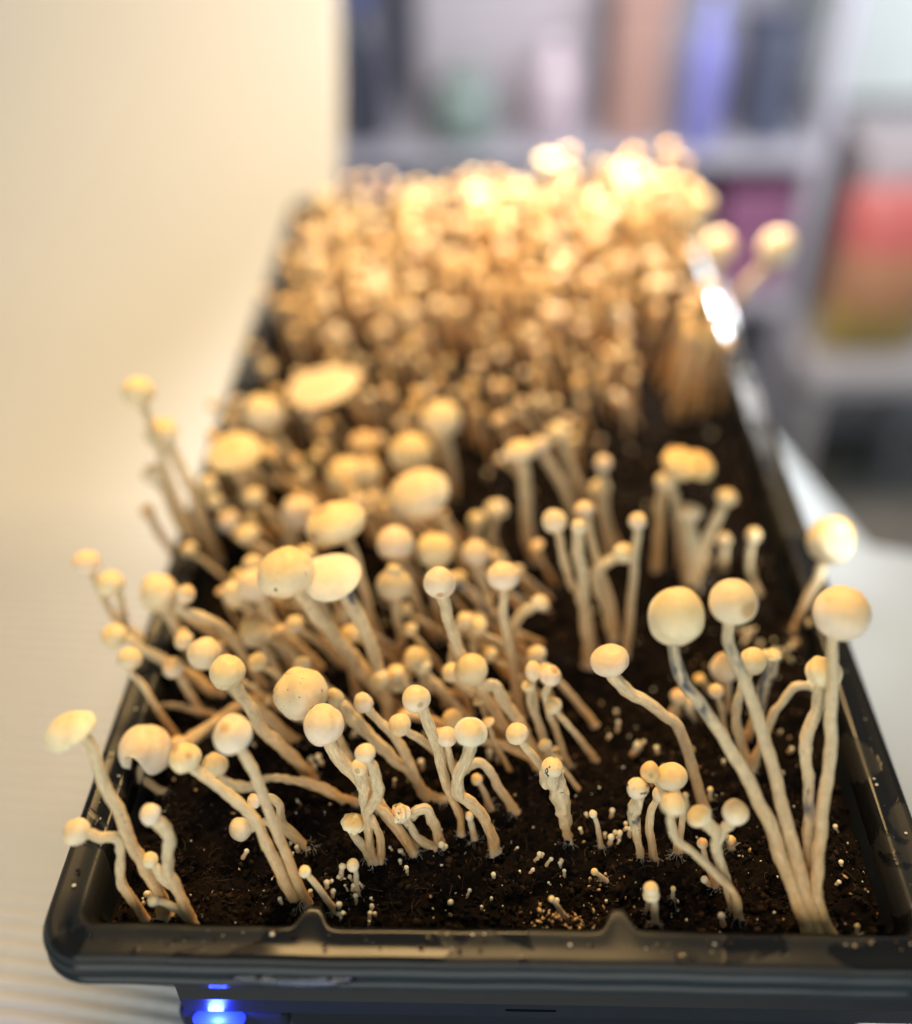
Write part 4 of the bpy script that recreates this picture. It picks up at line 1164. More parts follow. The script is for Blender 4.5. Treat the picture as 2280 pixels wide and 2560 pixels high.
dict(l='stunted mushroom with a wrinkled lumpy white stem and soiled cap',b=[25.4,49.6,-11.0],s=[[0.0,0.0,-2.0],[-0.5,2.3,6.9],[-2.3,4.8,14.4],[-4.8,6.6,19.7],[-6.1,7.9,23.7],[-6.0,9.0,26.5]],r=[1.56,2.2,2.83,3.46,4.09,3.88],c=[-6.0,9.3,27.7],a=3.6,h=3.4,x=[0.01,0.23,0.97],k='ball',dirt=2,wr=2),
dict(l='slim drumstick pin standing alone right of the wrinkled mushroom',b=[36.8,48.4,-11.0],s=[[0.0,0.0,-2.0],[-1.7,2.4,6.7],[-2.8,3.6,10.0],[-3.2,4.0,10.9]],r=[1.07,1.04,1.0,0.95],c=[-3.3,4.1,11.3],a=1.36,h=1.36,x=[-0.16,0.23,0.96],k='ball'),
dict(l='pale pin lying on bare soil above the right front notch',b=[37.4,35.6,-11.0],s=[[0.0,0.0,-2.0],[-2.5,0.5,1.2],[-4.0,0.8,2.0]],r=[1.04,0.93,0.88],c=[-4.1,0.9,2.3],a=1.16,h=1.16,x=[-0.46,0.19,0.86],k='ball'),
dict(l='pale pin poking from soil left of the right front notch',b=[22.5,23.6,-11.0],s=[[0.0,0.0,-2.0],[-2.4,0.9,3.1],[-3.8,1.4,4.7]],r=[1.02,0.96,0.91],c=[-3.9,1.5,5.0],a=1.07,h=1.07,x=[-0.33,0.19,0.92],k='ball'),
dict(l='short blunt pin among the stem bases in the centre',b=[-6.4,51.0,-11.0],s=[[0.0,0.0,-2.0],[-1.1,1.7,3.9],[-1.6,2.8,6.0]],r=[1.27,1.26,1.2],c=[-1.7,3.0,6.7],a=1.44,h=1.94,x=[-0.1,0.27,0.96],k='ball'),
dict(l='brown-cream cap on a wavy stem standing apart right of centre',b=[74.2,62.9,-11.0],s=[[-0.0,-0.0,-2.0],[-6.5,9.4,16.2],[-10.9,15.1,26.1],[-15.8,17.2,29.7],[-21.9,19.6,34.0],[-27.4,21.0,36.4],[-33.2,23.8,41.2],[-34.2,26.7,44.5]],r=[2.22,2.29,2.36,2.44,2.52,2.6,2.68,2.54],c=[-34.7,26.7,46.3],a=6.34,h=5.23,x=[-0.25,0.0,0.97],k='ball'),
dict(l='tall egg-shaped cap on a stem bruised blue near the top',b=[100.2,16.5,-11.0],s=[[0.0,0.0,-2.0],[-7.1,10.2,14.0],[-14.9,21.9,30.2],[-25.0,33.2,45.7],[-35.0,42.6,58.6],[-42.4,48.4,66.6],[-45.0,54.5,75.0],[-44.1,59.7,79.0]],r=[2.83,2.71,2.59,2.47,2.35,2.23,2.12,2.01],c=[-44.2,59.7,82.2],a=8.63,h=9.12,x=[-0.05,0.0,1.0],k='bell2',bruise=(0.68,0.98)),
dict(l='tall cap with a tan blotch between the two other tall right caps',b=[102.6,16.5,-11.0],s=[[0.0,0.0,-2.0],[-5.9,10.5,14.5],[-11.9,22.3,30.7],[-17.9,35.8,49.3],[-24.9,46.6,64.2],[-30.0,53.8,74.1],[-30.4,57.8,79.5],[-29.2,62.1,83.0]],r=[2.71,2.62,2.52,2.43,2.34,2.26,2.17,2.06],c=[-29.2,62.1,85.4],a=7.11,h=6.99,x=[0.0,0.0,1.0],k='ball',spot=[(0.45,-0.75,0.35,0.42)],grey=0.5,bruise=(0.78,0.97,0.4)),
dict(l='rightmost tall dome cap on a straight stem by the right rim',b=[106.9,16.6,-11.0],s=[[0.0,0.0,-2.0],[-5.9,8.3,11.5],[-4.9,21.3,29.3],[-2.9,35.9,49.4],[-2.9,48.5,66.8],[-2.9,55.7,76.7],[-0.8,60.5,80.5]],r=[2.4,2.35,2.31,2.26,2.21,2.17,2.06],c=[-0.4,60.5,83.2],a=8.72,h=7.66,x=[0.12,-0.02,0.99],k='bell2'),
dict(l='cap partly hidden behind the rightmost tall stem with blue bruise below',b=[104.1,22.8,-11.0],s=[[0.0,0.0,-2.0],[-3.5,12.6,16.7],[-4.3,25.9,34.4],[-5.4,34.6,45.9],[-2.6,39.9,52.9],[-1.3,44.8,59.4],[-0.8,46.7,61.2]],r=[2.34,2.31,2.29,2.26,2.24,2.22,2.11],c=[-0.6,47.4,62.9],a=5.54,h=5.17,x=[0.07,0.38,0.92],k='ball',bruise=(0.42,0.6),wr=0.9),
dict(l='bare bent stem arching to the half-hidden right cap',b=[93.8,80.4,-11.0],s=[[0.0,0.0,-2.0],[4.2,6.4,13.2],[7.1,10.1,20.7],[12.1,13.6,27.8],[17.4,14.1,28.9],[18.8,14.0,28.2]],r=[1.77,1.84,1.91,1.99,2.07,1.97],c=[19.5,14.1,28.9],a=3.11,h=2.74,x=[0.7,0.1,0.71],k='ball',wr=0.8),
dict(l='teardrop cap with a pointed tip behind the tall right mushrooms',b=[89.8,107.2,-11.0],s=[[-0.0,0.0,-2.0],[-1.3,2.7,9.3],[-2.8,5.2,15.5]],r=[1.68,1.66,1.58],c=[-3.3,5.2,18.0],a=5.34,h=7.21,x=[-0.18,0.0,0.98],k='drop'),
dict(l='orange-cream round cap beside the pointed teardrop cap',b=[93.1,82.1,-11.0],s=[[0.0,0.0,-2.0],[-4.4,4.2,10.4],[-6.5,7.7,19.1],[-5.2,11.2,27.8],[-3.2,13.3,32.8],[-2.5,14.7,35.8]],r=[2.2,2.08,1.95,1.84,1.72,1.64],c=[-2.3,15.2,37.6],a=4.8,h=5.26,x=[0.09,0.25,0.96],k='ball',wr=0.7),
dict(l='capless flared stem tip stained with blue-black blotches',b=[93.0,92.6,-11.0],s=[[0.0,0.0,-2.0],[4.2,4.1,9.7],[6.0,8.7,20.7],[7.4,12.0,28.7],[7.5,13.2,31.3]],r=[2.17,2.46,2.73,3.0,2.85],c=[7.5,13.4,31.9],a=3.38,h=1.69,x=[0.01,0.26,0.97],k='lump',bruise=(0.4,1.0,1.2)),
dict(l='tiny ball cap on a thin stem in front of the teardrop cap',b=[86.9,95.2,-11.0],s=[[0.0,0.0,-2.0],[-2.4,2.7,9.2],[-4.2,4.3,14.9],[-5.2,5.0,17.0]],r=[1.39,1.23,1.08,1.02],c=[-5.4,5.2,18.0],a=2.79,h=2.79,x=[-0.17,0.2,0.96],k='ball'),
dict(l='squat wrinkled button mushroom left of the blue-bruised stem',b=[68.5,103.7,-11.0],s=[[-0.0,-0.0,-2.0],[1.2,1.7,4.2],[1.6,3.1,7.2]],r=[2.41,2.29,2.18],c=[1.7,3.3,8.0],a=3.32,h=2.54,x=[0.06,0.26,0.96],k='dome',wr=1.6,tan=1),
dict(l='small orange-tipped pin just above the squat button',b=[84.7,117.3,-11.0],s=[[0.0,0.0,-2.0],[-2.8,0.8,2.4],[-4.6,1.2,3.3]],r=[1.45,1.37,1.3],c=[-4.8,1.3,3.8],a=2.43,h=1.63,x=[-0.45,0.18,0.87],k='ball',tan=1),
dict(l='stubby pale stump right of the squat button',b=[75.5,103.3,-11.0],s=[[0.0,0.0,-2.0],[-1.0,1.2,3.1],[-1.2,1.7,4.2]],r=[2.15,2.03,1.93],c=[-1.3,1.9,5.1],a=2.51,h=2.73,x=[-0.09,0.24,0.97],k='ball'),
dict(l='grey-flecked white cap over a crumpled blue-stained collar',b=[49.1,42.4,-11.0],s=[[-0.0,-0.0,-2.0],[-1.4,3.2,11.0],[-3.1,5.1,17.5],[-2.4,6.6,22.7],[-2.4,7.9,27.1]],r=[1.56,1.88,2.19,2.5,2.38],c=[-2.4,8.2,28.4],a=3.55,h=3.81,x=[-0.0,0.2,0.98],k='ball',dirt=2,bruise=(0.55,0.8),wr=2),
dict(l='orange cap with a brown spot behind the front right cluster',b=[61.6,44.6,-11.0],s=[[-0.0,-0.0,-2.0],[-1.6,3.2,10.9],[-6.2,7.0,23.9],[-8.6,8.3,28.1],[-10.7,9.2,31.0]],r=[1.11,1.09,1.08,1.07,1.02],c=[-11.1,9.5,32.3],a=3.06,h=4.13,x=[-0.25,0.2,0.95],k='ball',spot=[(0.1,-0.85,0.3,0.3)],tan=1),
dict(l='broad peach cap on top of the front right cluster',b=[62.4,44.6,-11.0],s=[[0.0,0.0,-2.0],[-0.1,3.4,10.7],[-0.1,5.5,17.6],[-2.7,8.0,25.5],[-4.4,9.2,28.7]],r=[1.33,1.24,1.16,1.08,1.02],c=[-4.7,9.5,30.1],a=5.06,h=4.38,x=[-0.19,0.21,0.96],k='ball'),
dict(l='small cap squeezed beneath the broad peach cap',b=[54.2,43.7,-11.0],s=[[0.0,0.0,-2.0],[-2.1,4.0,9.1],[-2.3,6.8,15.6],[-0.7,8.5,19.4],[0.0,9.4,21.0]],r=[1.57,1.49,1.42,1.36,1.29],c=[0.2,9.6,22.0],a=2.17,h=2.93,x=[0.15,0.26,0.95],k='ball',wr=1),
dict(l='cap with bluish underside on the long bent stem of the front right cluster',b=[78.5,22.6,-11.0],s=[[0.0,0.0,-2.0],[-3.1,3.2,10.0],[-10.0,5.6,17.8],[-16.3,7.6,23.9],[-21.4,8.9,28.2],[-24.2,10.7,33.8],[-25.0,12.0,37.8],[-24.4,13.0,40.6]],r=[1.67,1.62,1.58,1.54,1.5,1.46,1.43,1.36],c=[-24.3,13.2,41.8],a=4.01,h=3.52,x=[0.08,0.22,0.97],k='ball',wr=1.2,dirt=1),
dict(l='left cap of the forked pair on the lumpy front right stem',b=[78.0,25.4,-11.0],s=[[0.0,0.0,-2.0],[-5.7,5.6,13.9],[-8.3,8.7,21.4],[-8.9,11.0,27.0],[-11.4,12.3,30.4],[-13.6,12.7,31.0]],r=[1.59,1.83,2.08,2.32,2.57,2.44],c=[-14.2,12.9,31.9],a=4.04,h=3.15,x=[-0.49,0.19,0.85],k='ball',wr=1.4,dirt=1),
dict(l='right ball cap of the forked pair on the lumpy front right stem',b=[77.7,25.7,-11.0],s=[[0.0,0.0,-2.0],[-4.8,5.7,13.1],[-7.1,8.6,19.8],[-5.8,11.0,25.3],[-3.6,12.4,28.6],[-2.7,13.5,30.6]],r=[1.5,1.64,1.78,1.92,2.07,1.96],c=[-2.4,13.9,32.0],a=4.19,h=4.19,x=[0.15,0.26,0.95],k='ball',wr=1.2),
dict(l='small fold-like bud on the left of the forked stem',b=[73.2,34.5,-11.0],s=[[-0.0,-0.0,-2.0],[-3.8,3.3,7.6],[-4.9,5.0,11.4],[-5.4,5.8,13.0]],r=[1.26,1.16,1.07,1.02],c=[-5.5,5.9,13.6],a=1.78,h=1.91,x=[-0.12,0.26,0.96],k='ball',tan=1),
dict(l='stubby bud sticking out right of the forked stem',b=[81.0,48.4,-11.0],s=[[0.0,0.0,-2.0],[-2.5,1.2,3.4],[-1.5,0.8,1.8]],r=[1.12,1.11,1.06],c=[-0.9,0.7,2.1],a=1.67,h=1.67,x=[0.89,-0.1,0.44],k='ball',tan=1),
dict(l='short double-headed bud mushroom right of the front right notch',b=[51.7,20.3,-11.0],s=[[0.0,0.0,-2.0],[-0.8,2.3,6.9],[-2.3,4.1,11.7]],r=[1.26,1.39,1.32],c=[-2.4,4.3,12.5],a=2.28,h=2.28,x=[-0.13,0.22,0.97],k='ball',knob=3),
dict(l='small second stalk under the double-headed bud',b=[49.8,24.7,-11.0],s=[[0.0,0.0,-2.0],[-0.1,1.0,2.7],[0.2,1.6,4.1]],r=[1.06,1.06,1.0],c=[0.2,1.7,4.7],a=2.18,h=1.66,x=[0.08,0.24,0.97],k='ball'),
dict(l='tiny pin right of the double-headed bud',b=[58.0,28.7,-11.0],s=[[0.0,0.0,-2.0],[0.1,0.7,1.8],[0.1,1.3,3.2]],r=[0.75,0.71,0.68],c=[0.1,1.4,3.5],a=0.85,h=1.11,x=[0.02,0.26,0.97],k='ball'),
dict(l='tiny bead pin beside the long tan stem of the wavy mushroom',b=[76.4,67.1,-11.0],s=[[0.0,0.0,-2.0],[-0.2,0.6,1.8],[-0.3,1.0,3.2]],r=[0.89,0.81,0.77],c=[-0.3,1.1,3.5],a=1.0,h=1.0,x=[-0.04,0.21,0.98],k='ball'),
dict(l='small bead pin peeking out right of the front right cluster',b=[67.8,62.9,-11.0],s=[[-0.0,-0.0,-2.0],[-0.4,1.0,2.5],[-0.8,1.8,4.3]],r=[0.88,0.84,0.8],c=[-0.9,1.9,4.7],a=1.15,h=1.15,x=[-0.11,0.25,0.96],k='ball'),
dict(l='lone tiny pin near the front right corner',b=[114.4,17.4,-11.0],s=[[0.0,0.0,-2.0],[-0.2,0.7,1.7],[-0.4,1.1,2.6]],r=[0.49,0.49,0.47],c=[-0.4,1.2,2.9],a=0.86,h=0.86,x=[-0.08,0.26,0.96],k='ball'),
dict(l='small bead pin on the tan stem of the wavy mushroom',b=[70.5,86.5,-11.0],s=[[0.0,0.0,-2.0],[1.0,0.3,0.8],[2.2,0.5,1.0]],r=[0.72,0.72,0.68],c=[2.4,0.5,1.3],a=1.07,h=0.9,x=[0.55,0.17,0.81],k='ball'),
dict(l='slim mushroom with round cap on a knotted stem in the middle right',b=[40.3,140.1,-11.0],s=[[-0.0,0.0,-2.0],[-3.4,5.1,17.5],[-9.5,7.9,27.0],[-12.0,10.3,35.4],[-14.9,13.6,46.4],[-16.2,14.9,50.6]],r=[2.01,1.98,1.96,1.94,1.92,1.83],c=[-16.4,15.3,52.2],a=4.67,h=4.67,x=[-0.12,0.2,0.97],k='ball',wr=1.4),
dict(l='straight slim mushroom right of the knotted middle clump',b=[53.6,135.4,-11.0],s=[[0.0,0.0,-2.0],[1.3,8.7,20.0],[1.9,16.8,38.6],[2.4,20.4,46.9],[2.4,21.7,49.3]],r=[2.13,2.05,1.98,1.92,1.83],c=[2.4,22.0,50.5],a=3.58,h=3.58,x=[-0.0,0.27,0.96],k='ball'),
dict(l='cap on a side branch of the knotted middle clump',b=[50.2,141.4,-11.0],s=[[0.0,0.0,-2.0],[-5.8,5.2,17.4],[-9.9,8.9,29.7],[-5.3,10.3,34.3],[0.2,11.2,36.8]],r=[2.24,2.35,2.47,2.6,2.47],c=[0.9,11.4,38.0],a=4.14,h=4.14,x=[0.49,0.16,0.86],k='ball',wr=1),
dict(l='broad stalk with a small knob cap in the knotted middle clump',b=[38.7,130.5,-11.0],s=[[0.0,0.0,-2.0],[-3.1,7.5,22.2],[-4.9,13.6,40.1],[-6.2,17.4,51.4],[-6.4,18.3,53.7]],r=[3.3,3.01,2.75,2.51,2.39],c=[-6.5,18.6,54.8],a=2.84,h=3.26,x=[-0.04,0.23,0.97],k='ball',wr=1),
dict(l='slim stalk leaning left behind the knotted middle clump',b=[50.3,142.6,-11.0],s=[[-0.0,0.0,-2.0],[-2.0,5.2,13.7],[-8.4,11.7,30.7],[-13.3,18.3,48.0],[-14.7,19.7,51.2]],r=[2.02,2.0,1.97,1.94,1.84],c=[-14.9,20.0,52.3],a=3.61,h=3.18,x=[-0.17,0.24,0.96],k='ball'),
dict(l='torn wide umbrella-like cap blurred at the right',b=[71.8,183.2,-11.0],s=[[0.0,0.0,-2.0],[0.3,8.8,20.4],[0.7,14.3,33.0],[4.8,17.0,39.3],[10.3,18.9,42.5]],r=[2.4,2.53,2.66,2.81,2.67],c=[10.5,19.1,44.2],a=9.79,h=4.89,x=[0.16,0.1,0.98],k='lump',tan=1),
dict(l='second stalk under the torn umbrella-like cap',b=[84.2,186.1,-11.0],s=[[0.0,0.0,-2.0],[-3.4,6.7,19.7],[-7.1,10.9,32.2],[-10.0,12.5,36.5]],r=[2.9,2.73,2.59,2.46],c=[-10.3,12.8,37.8],a=4.68,h=4.08,x=[-0.24,0.21,0.95],k='ball'),
dict(l='stout blurred mushroom with flat knob cap right of the middle',b=[86.6,176.4,-11.0],s=[[0.0,0.0,-2.0],[-1.8,6.0,13.8],[-3.0,10.3,23.7],[-3.2,12.1,27.5]],r=[5.23,4.47,3.74,3.55],c=[-3.3,12.4,28.7],a=5.4,h=3.52,x=[-0.03,0.27,0.96],k='ball'),
dict(l='blurred mushroom leaning right from the stout one',b=[90.0,183.4,-11.0],s=[[0.0,0.0,-2.0],[2.3,5.0,13.5],[8.1,10.3,27.7],[9.3,11.4,30.4]],r=[3.12,2.73,2.35,2.23],c=[9.5,11.8,31.7],a=4.12,h=3.68,x=[0.15,0.24,0.96],k='ball'),
dict(l='thin solitary blurred pin mushroom toward the right rim',b=[114.3,171.3,-11.0],s=[[0.0,0.0,-2.0],[-5.3,3.6,10.7],[-5.4,7.1,21.3],[-5.2,7.8,23.0]],r=[1.65,1.65,1.66,1.58],c=[-5.1,8.1,24.2],a=2.95,h=3.4,x=[0.06,0.22,0.97],k='ball'),
dict(l='short blurred pin left of the thin solitary one',b=[101.5,186.3,-11.0],s=[[-0.0,-0.0,-2.0],[-0.5,2.3,7.0],[-1.0,3.7,10.8]],r=[1.93,1.92,1.82],c=[-1.1,4.0,11.9],a=3.06,h=3.3,x=[-0.06,0.22,0.97],k='ball'),
dict(l='blurred bud cap above the straight slim mushroom',b=[52.2,194.5,-11.0],s=[[-0.0,-0.0,-2.0],[-3.0,6.4,20.3],[-4.5,11.0,35.0],[-4.9,12.5,39.5]],r=[2.45,2.29,2.14,2.03],c=[-4.9,12.8,40.8],a=3.79,h=3.79,x=[-0.04,0.22,0.98],k='ball'),
dict(l='blurred bud cap lower left of its neighbour',b=[54.0,203.3,-11.0],s=[[-0.0,0.0,-2.0],[-4.6,3.7,12.5],[-6.1,5.9,19.6],[-6.6,6.9,22.8]],r=[3.48,3.08,2.69,2.56],c=[-6.6,7.2,24.2],a=4.39,h=4.02,x=[-0.05,0.21,0.98],k='ball'),
dict(l='blurred drooping-capped mushroom with a forked foot',b=[19.7,191.3,-11.0],s=[[0.0,0.0,-2.0],[-4.2,3.8,12.3],[-5.7,9.3,30.2],[-6.6,13.2,42.8],[-7.7,14.5,46.4]],r=[3.42,3.23,3.02,2.83,2.68],c=[-7.9,14.9,48.0],a=7.03,h=4.67,x=[-0.11,0.21,0.97],k='ball'),
dict(l='long blurred stem leaning left from the soil to the drooping cap',b=[42.2,206.3,-11.0],s=[[0.0,0.0,-2.0],[-10.6,8.4,21.4],[-19.8,14.1,35.6],[-21.5,15.2,38.1]],r=[2.25,2.14,2.05,1.95],c=[-21.8,15.5,39.4],a=4.38,h=4.04,x=[-0.23,0.24,0.94],k='ball'),
dict(l='blurred small cap on a stem leaning left above the middle clump',b=[46.6,225.0,-11.0],s=[[-0.0,0.0,-2.0],[-9.8,7.7,17.4],[-14.1,12.8,28.8],[-16.0,14.5,32.1]],r=[2.32,2.3,2.28,2.17],c=[-16.3,14.9,33.6],a=5.05,h=4.47,x=[-0.2,0.26,0.95],k='ball'),
dict(l='overlit white cap sagging over the right rim',b=[123.1,148.0,-11.0],s=[[-0.0,-0.0,-2.0],[3.7,4.4,8.3],[6.7,8.3,15.6],[9.6,12.1,22.8],[11.6,17.8,30.0]],r=[1.81,2.04,2.27,2.5,2.37],c=[12.3,17.8,33.5],a=8.86,h=10.37,x=[0.2,0.0,0.98],k='ball'),
dict(l='small curled pin at the right rim under the overlit white cap',b=[121.9,142.6,-11.0],s=[[0.0,0.0,-2.0],[5.4,-0.0,1.1],[8.2,1.5,4.7],[6.6,2.3,7.2]],r=[1.43,1.43,1.42,1.35],c=[6.4,2.4,7.8],a=1.99,h=1.99,x=[-0.25,0.2,0.95],k='ball'),
dict(l='highest blurred cap far left outside the tray',b=[-125.2,187.8,-11.0],s=[[0.0,0.0,-2.0],[-12.9,9.3,31.6],[-18.8,17.8,60.5],[-22.5,21.7,73.2]],r=[2.45,2.27,2.09,1.99],c=[-22.8,22.2,75.4],a=6.87,h=6.36,x=[-0.13,0.2,0.97],k='ball'),
dict(l='blurred cap below the highest far left one',b=[-122.2,187.8,-11.0],s=[[-0.0,0.0,-2.0],[-7.8,11.1,25.1],[-14.9,19.5,44.1],[-19.8,22.9,50.8]],r=[2.94,2.9,2.86,2.72],c=[-20.4,23.5,53.0],a=7.11,h=6.6,x=[-0.25,0.25,0.93],k='ball'),
dict(l='third blurred cap down the far left row',b=[-126.4,189.2,-11.0],s=[[0.0,0.0,-2.0],[-11.4,5.4,14.7],[-17.1,11.1,30.1],[-20.7,13.4,35.6]],r=[2.46,2.43,2.4,2.28],c=[-21.1,13.7,37.2],a=4.97,h=4.97,x=[-0.24,0.23,0.94],k='ball'),
dict(l='small brown blurred cap lowest in the far left row',b=[-131.8,182.0,-11.0],s=[[0.0,0.0,-2.0],[-9.7,3.5,9.9],[-15.2,7.2,20.7],[-17.2,8.7,24.6]],r=[2.19,2.17,2.15,2.05],c=[-17.5,9.1,26.0],a=3.43,h=4.08,x=[-0.19,0.22,0.96],k='ball',tan=1),
dict(l='dished orange cap with a dark hollow centre at the left rear',b=[-108.2,204.2,-11.0],s=[[0.0,0.0,-2.0],[-0.8,6.6,20.5],[-5.3,9.9,30.5],[-6.8,13.5,39.2]],r=[3.02,3.34,3.68,3.5],c=[-6.8,13.2,40.9],a=11.87,h=4.96,x=[0.0,-0.15,0.99],k='open',spot=[(0,0,1,0.35)],tan=1),
dict(l='pale blurred cap right of the dished orange cap',b=[-84.0,236.2,-11.0],s=[[0.0,0.0,-2.0],[-12.7,6.6,17.5],[-20.3,10.8,28.5],[-22.8,12.9,32.9]],r=[2.91,2.87,2.85,2.71],c=[-23.4,13.6,36.0],a=9.08,h=9.31,x=[-0.19,0.24,0.95],k='ball'),
dict(l='widest flat orange cap tilted at the left rear',b=[-78.3,260.6,-11.0],s=[[0.0,-0.0,-2.0],[-8.0,6.9,16.5],[-6.4,11.1,26.7],[-3.9,15.2,34.9]],r=[3.29,3.66,4.04,3.84],c=[-4.3,15.3,36.8],a=18.21,h=5.46,x=[-0.2,0.05,0.98],k='flat',tan=1),
dict(l='blurred cap joined to a brighter cap on its right',b=[-48.3,212.2,-11.0],s=[[-0.0,0.0,-2.0],[-8.6,5.8,16.2],[-16.5,7.7,20.5]],r=[4.57,4.52,4.29],c=[-17.8,8.3,23.1],a=9.49,h=8.7,x=[-0.43,0.19,0.88],k='ball'),
dict(l='brighter cap joined to the right of a blurred cap',b=[-45.1,210.7,-11.0],s=[[0.0,0.0,-2.0],[-8.5,6.1,17.2],[-10.8,8.3,22.8]],r=[4.05,4.0,3.8],c=[-11.2,8.9,25.2],a=5.97,h=7.13,x=[-0.15,0.23,0.96],k='ball'),
dict(l='blurred cap on a thick pinkish stem left of the broad tan-spotted cap',b=[-87.7,188.1,-11.0],s=[[0.0,0.0,-2.0],[-0.6,3.4,11.4],[3.1,6.1,19.8]],r=[5.14,4.61,4.37],c=[3.6,6.7,22.6],a=8.15,h=8.15,x=[0.17,0.2,0.96],k='ball'),
dict(l='blurred grey-lit cap behind the largest central cap',b=[-32.0,212.3,-11.0],s=[[0.0,0.0,-2.0],[-2.7,8.7,20.3],[-4.3,12.8,28.4]],r=[3.55,3.76,3.57],c=[-4.5,13.6,31.6],a=9.45,h=9.45,x=[-0.07,0.26,0.96],k='ball'),
dict(l='high blurred ball cap behind the grey-lit cap',b=[-18.4,236.6,-11.0],s=[[0.0,0.0,-2.0],[-2.9,6.3,21.5],[-5.5,9.6,32.0]],r=[3.42,3.36,3.19],c=[-5.8,10.2,35.1],a=9.72,h=9.11,x=[-0.1,0.2,0.97],k='ball'),
dict(l='blurred orange-tinted cap left of the grey-lit cap',b=[-54.3,236.4,-11.0],s=[[0.0,0.0,-2.0],[-4.7,5.3,14.5],[-6.3,7.9,21.1]],r=[3.17,3.13,2.98],c=[-6.5,8.4,23.2],a=6.85,h=6.12,x=[-0.09,0.24,0.97],k='ball',tan=1),
dict(l='small white blurred cap on a leaning stem in the left thicket',b=[-101.5,187.9,-11.0],s=[[0.0,0.0,-2.0],[-9.0,5.2,12.4],[-13.7,6.9,15.8]],r=[2.21,2.19,2.08],c=[-14.5,7.3,17.5],a=5.04,h=5.36,x=[-0.38,0.22,0.9],k='ball'),
dict(l='stem lying leftward under the dished orange cap',b=[-74.5,232.1,-11.0],s=[[0.0,0.0,-2.0],[-16.9,2.1,7.0],[-31.5,2.8,9.1],[-37.7,3.8,11.9]],r=[2.62,2.48,2.35,2.23],c=[-38.4,4.1,13.3],a=5.2,h=4.63,x=[-0.48,0.17,0.86],k='ball'),
dict(l='overlit white cap leaning out past the right rear rim',b=[140.5,412.7,-11.0],s=[[-0.0,-0.0,-2.0],[12.1,4.1,15.4],[21.5,7.2,26.7],[26.1,8.8,31.9]],r=[2.99,3.15,3.32,3.16],c=[27.1,9.6,35.6],a=10.09,h=11.29,x=[0.27,0.18,0.95],k='ball'),
dict(l='overlit white cap standing right at the rear rim',b=[137.3,429.1,-11.0],s=[[0.0,0.0,-2.0],[-0.6,4.2,15.7],[-0.8,6.8,24.3]],r=[3.05,3.22,3.06],c=[-0.8,7.5,28.1],a=9.97,h=11.03,x=[-0.01,0.2,0.98],k='ball'),
dict(l='upper overlit white cap along the right rear rim',b=[133.2,482.4,-11.0],s=[[0.0,0.0,-2.0],[-1.5,4.4,16.4],[-2.6,7.3,26.4]],r=[3.24,3.42,3.25],c=[-2.8,8.2,30.5],a=11.03,h=11.92,x=[-0.04,0.2,0.98],k='ball')
]
PIN_CLUSTERS = [(-0.1139, 0.0262, 5, 0.0014), (-0.0645, 0.0781, 6, 0.002), (-0.0662, 0.045, 4, 0.002), (-0.0488, 0.0296, 11, 0.0028), (-0.0417, 0.0217, 7, 0.005), (-0.0309, 0.0474, 4, 0.002), (-0.0177, 0.0476, 4, 0.002), (0.0417, 0.0518, 4, 0.0012), (0.0243, 0.086, 6, 0.002), (0.0017, 0.0857, 4, 0.0015), (0.0093, 0.1115, 5, 0.003), (0.055, 0.0885, 6, 0.002), (0.1043, 0.1449, 5, 0.0018), (0.042, 0.0512, 5, 0.0018), (0.0473, 0.0517, 4, 0.0012), (-0.0021, 0.1393, 8, 0.004), (-0.0238, 0.1439, 5, 0.003), (-0.081, 0.1473, 6, 0.004), (0.1052, 0.1456, 5, 0.003), (0.1201, 0.1361, 5, 0.004), (0.0144, 0.0421, 3, 0.002), (0.0188, 0.0363, 3, 0.003), (0.1181, 0.1355, 4, 0.003), (-0.0406, 0.136, 4, 0.006), (-0.0501, 0.1641, 5, 0.004)]


for i, d in enumerate(MUSHROOMS):
    o = make_mushroom(d, i + 1, True)
    tag(o, d['l'], 'mushroom')

# ------------------------------------------------------------------ thickets at the rear, from a few prototypes
def proto(i, hgt, capr, bend, kind):
    r0 = 1.75 + 0.25 * (i % 3)
    s = [[0, 0, -3], [bend * 0.25 * hgt, 0.5, hgt * 0.33], [bend * 0.55 * hgt, 1.0 - i % 3, hgt * 0.68], [bend * hgt, 1.0, hgt - capr * 0.7]]
    c = [bend * hgt * 1.04, 1.0, hgt]
    s.append([c[0], c[1], hgt - capr * 0.35])
    return dict(b=[0, 0, 0], s=s, r=[r0 * 1.1, r0, r0 * 0.95, r0 * 0.9, r0 * 0.85], c=c, a=capr, h=capr * (0.92 if kind == 'ball' else 0.5), x=[bend * 0.4, 0, 1], k=kind, wr=0.5, tan=0.6 if i % 2 else 0)


PROTO = [proto(0, 46, 5.0, -0.10, 'ball'), proto(1, 52, 4.2, 0.08, 'ball'), proto(2, 40, 5.8, -0.18, 'ball'), proto(3, 56, 5.0, -0.05, 'bell2'),
         proto(4, 36, 3.8, 0.15, 'ball'), proto(5, 50, 7.5, -0.08, 'open'), proto(6, 44, 4.4, -0.22, 'bell2'), proto(7, 48, 3.5, 0.02, 'ball'),
         proto(8, 46, 5.0, -0.15, 'ball'), proto(9, 40, 4.2, 0.12, 'bell2'), proto(10, 50, 5.8, -0.22, 'ball')]
roots = []


def copy_thing(src, loc, rot, sca, label, cat, group):
    r = src.copy()
    COL.objects.link(r)
    r.location, r.rotation_euler, r.scale = loc, rot, sca
    for ch in src.children:
        c = ch.copy()
        COL.objects.link(c)
        c.parent = r
    tag(r, label, cat, group)
    return r


used = set()


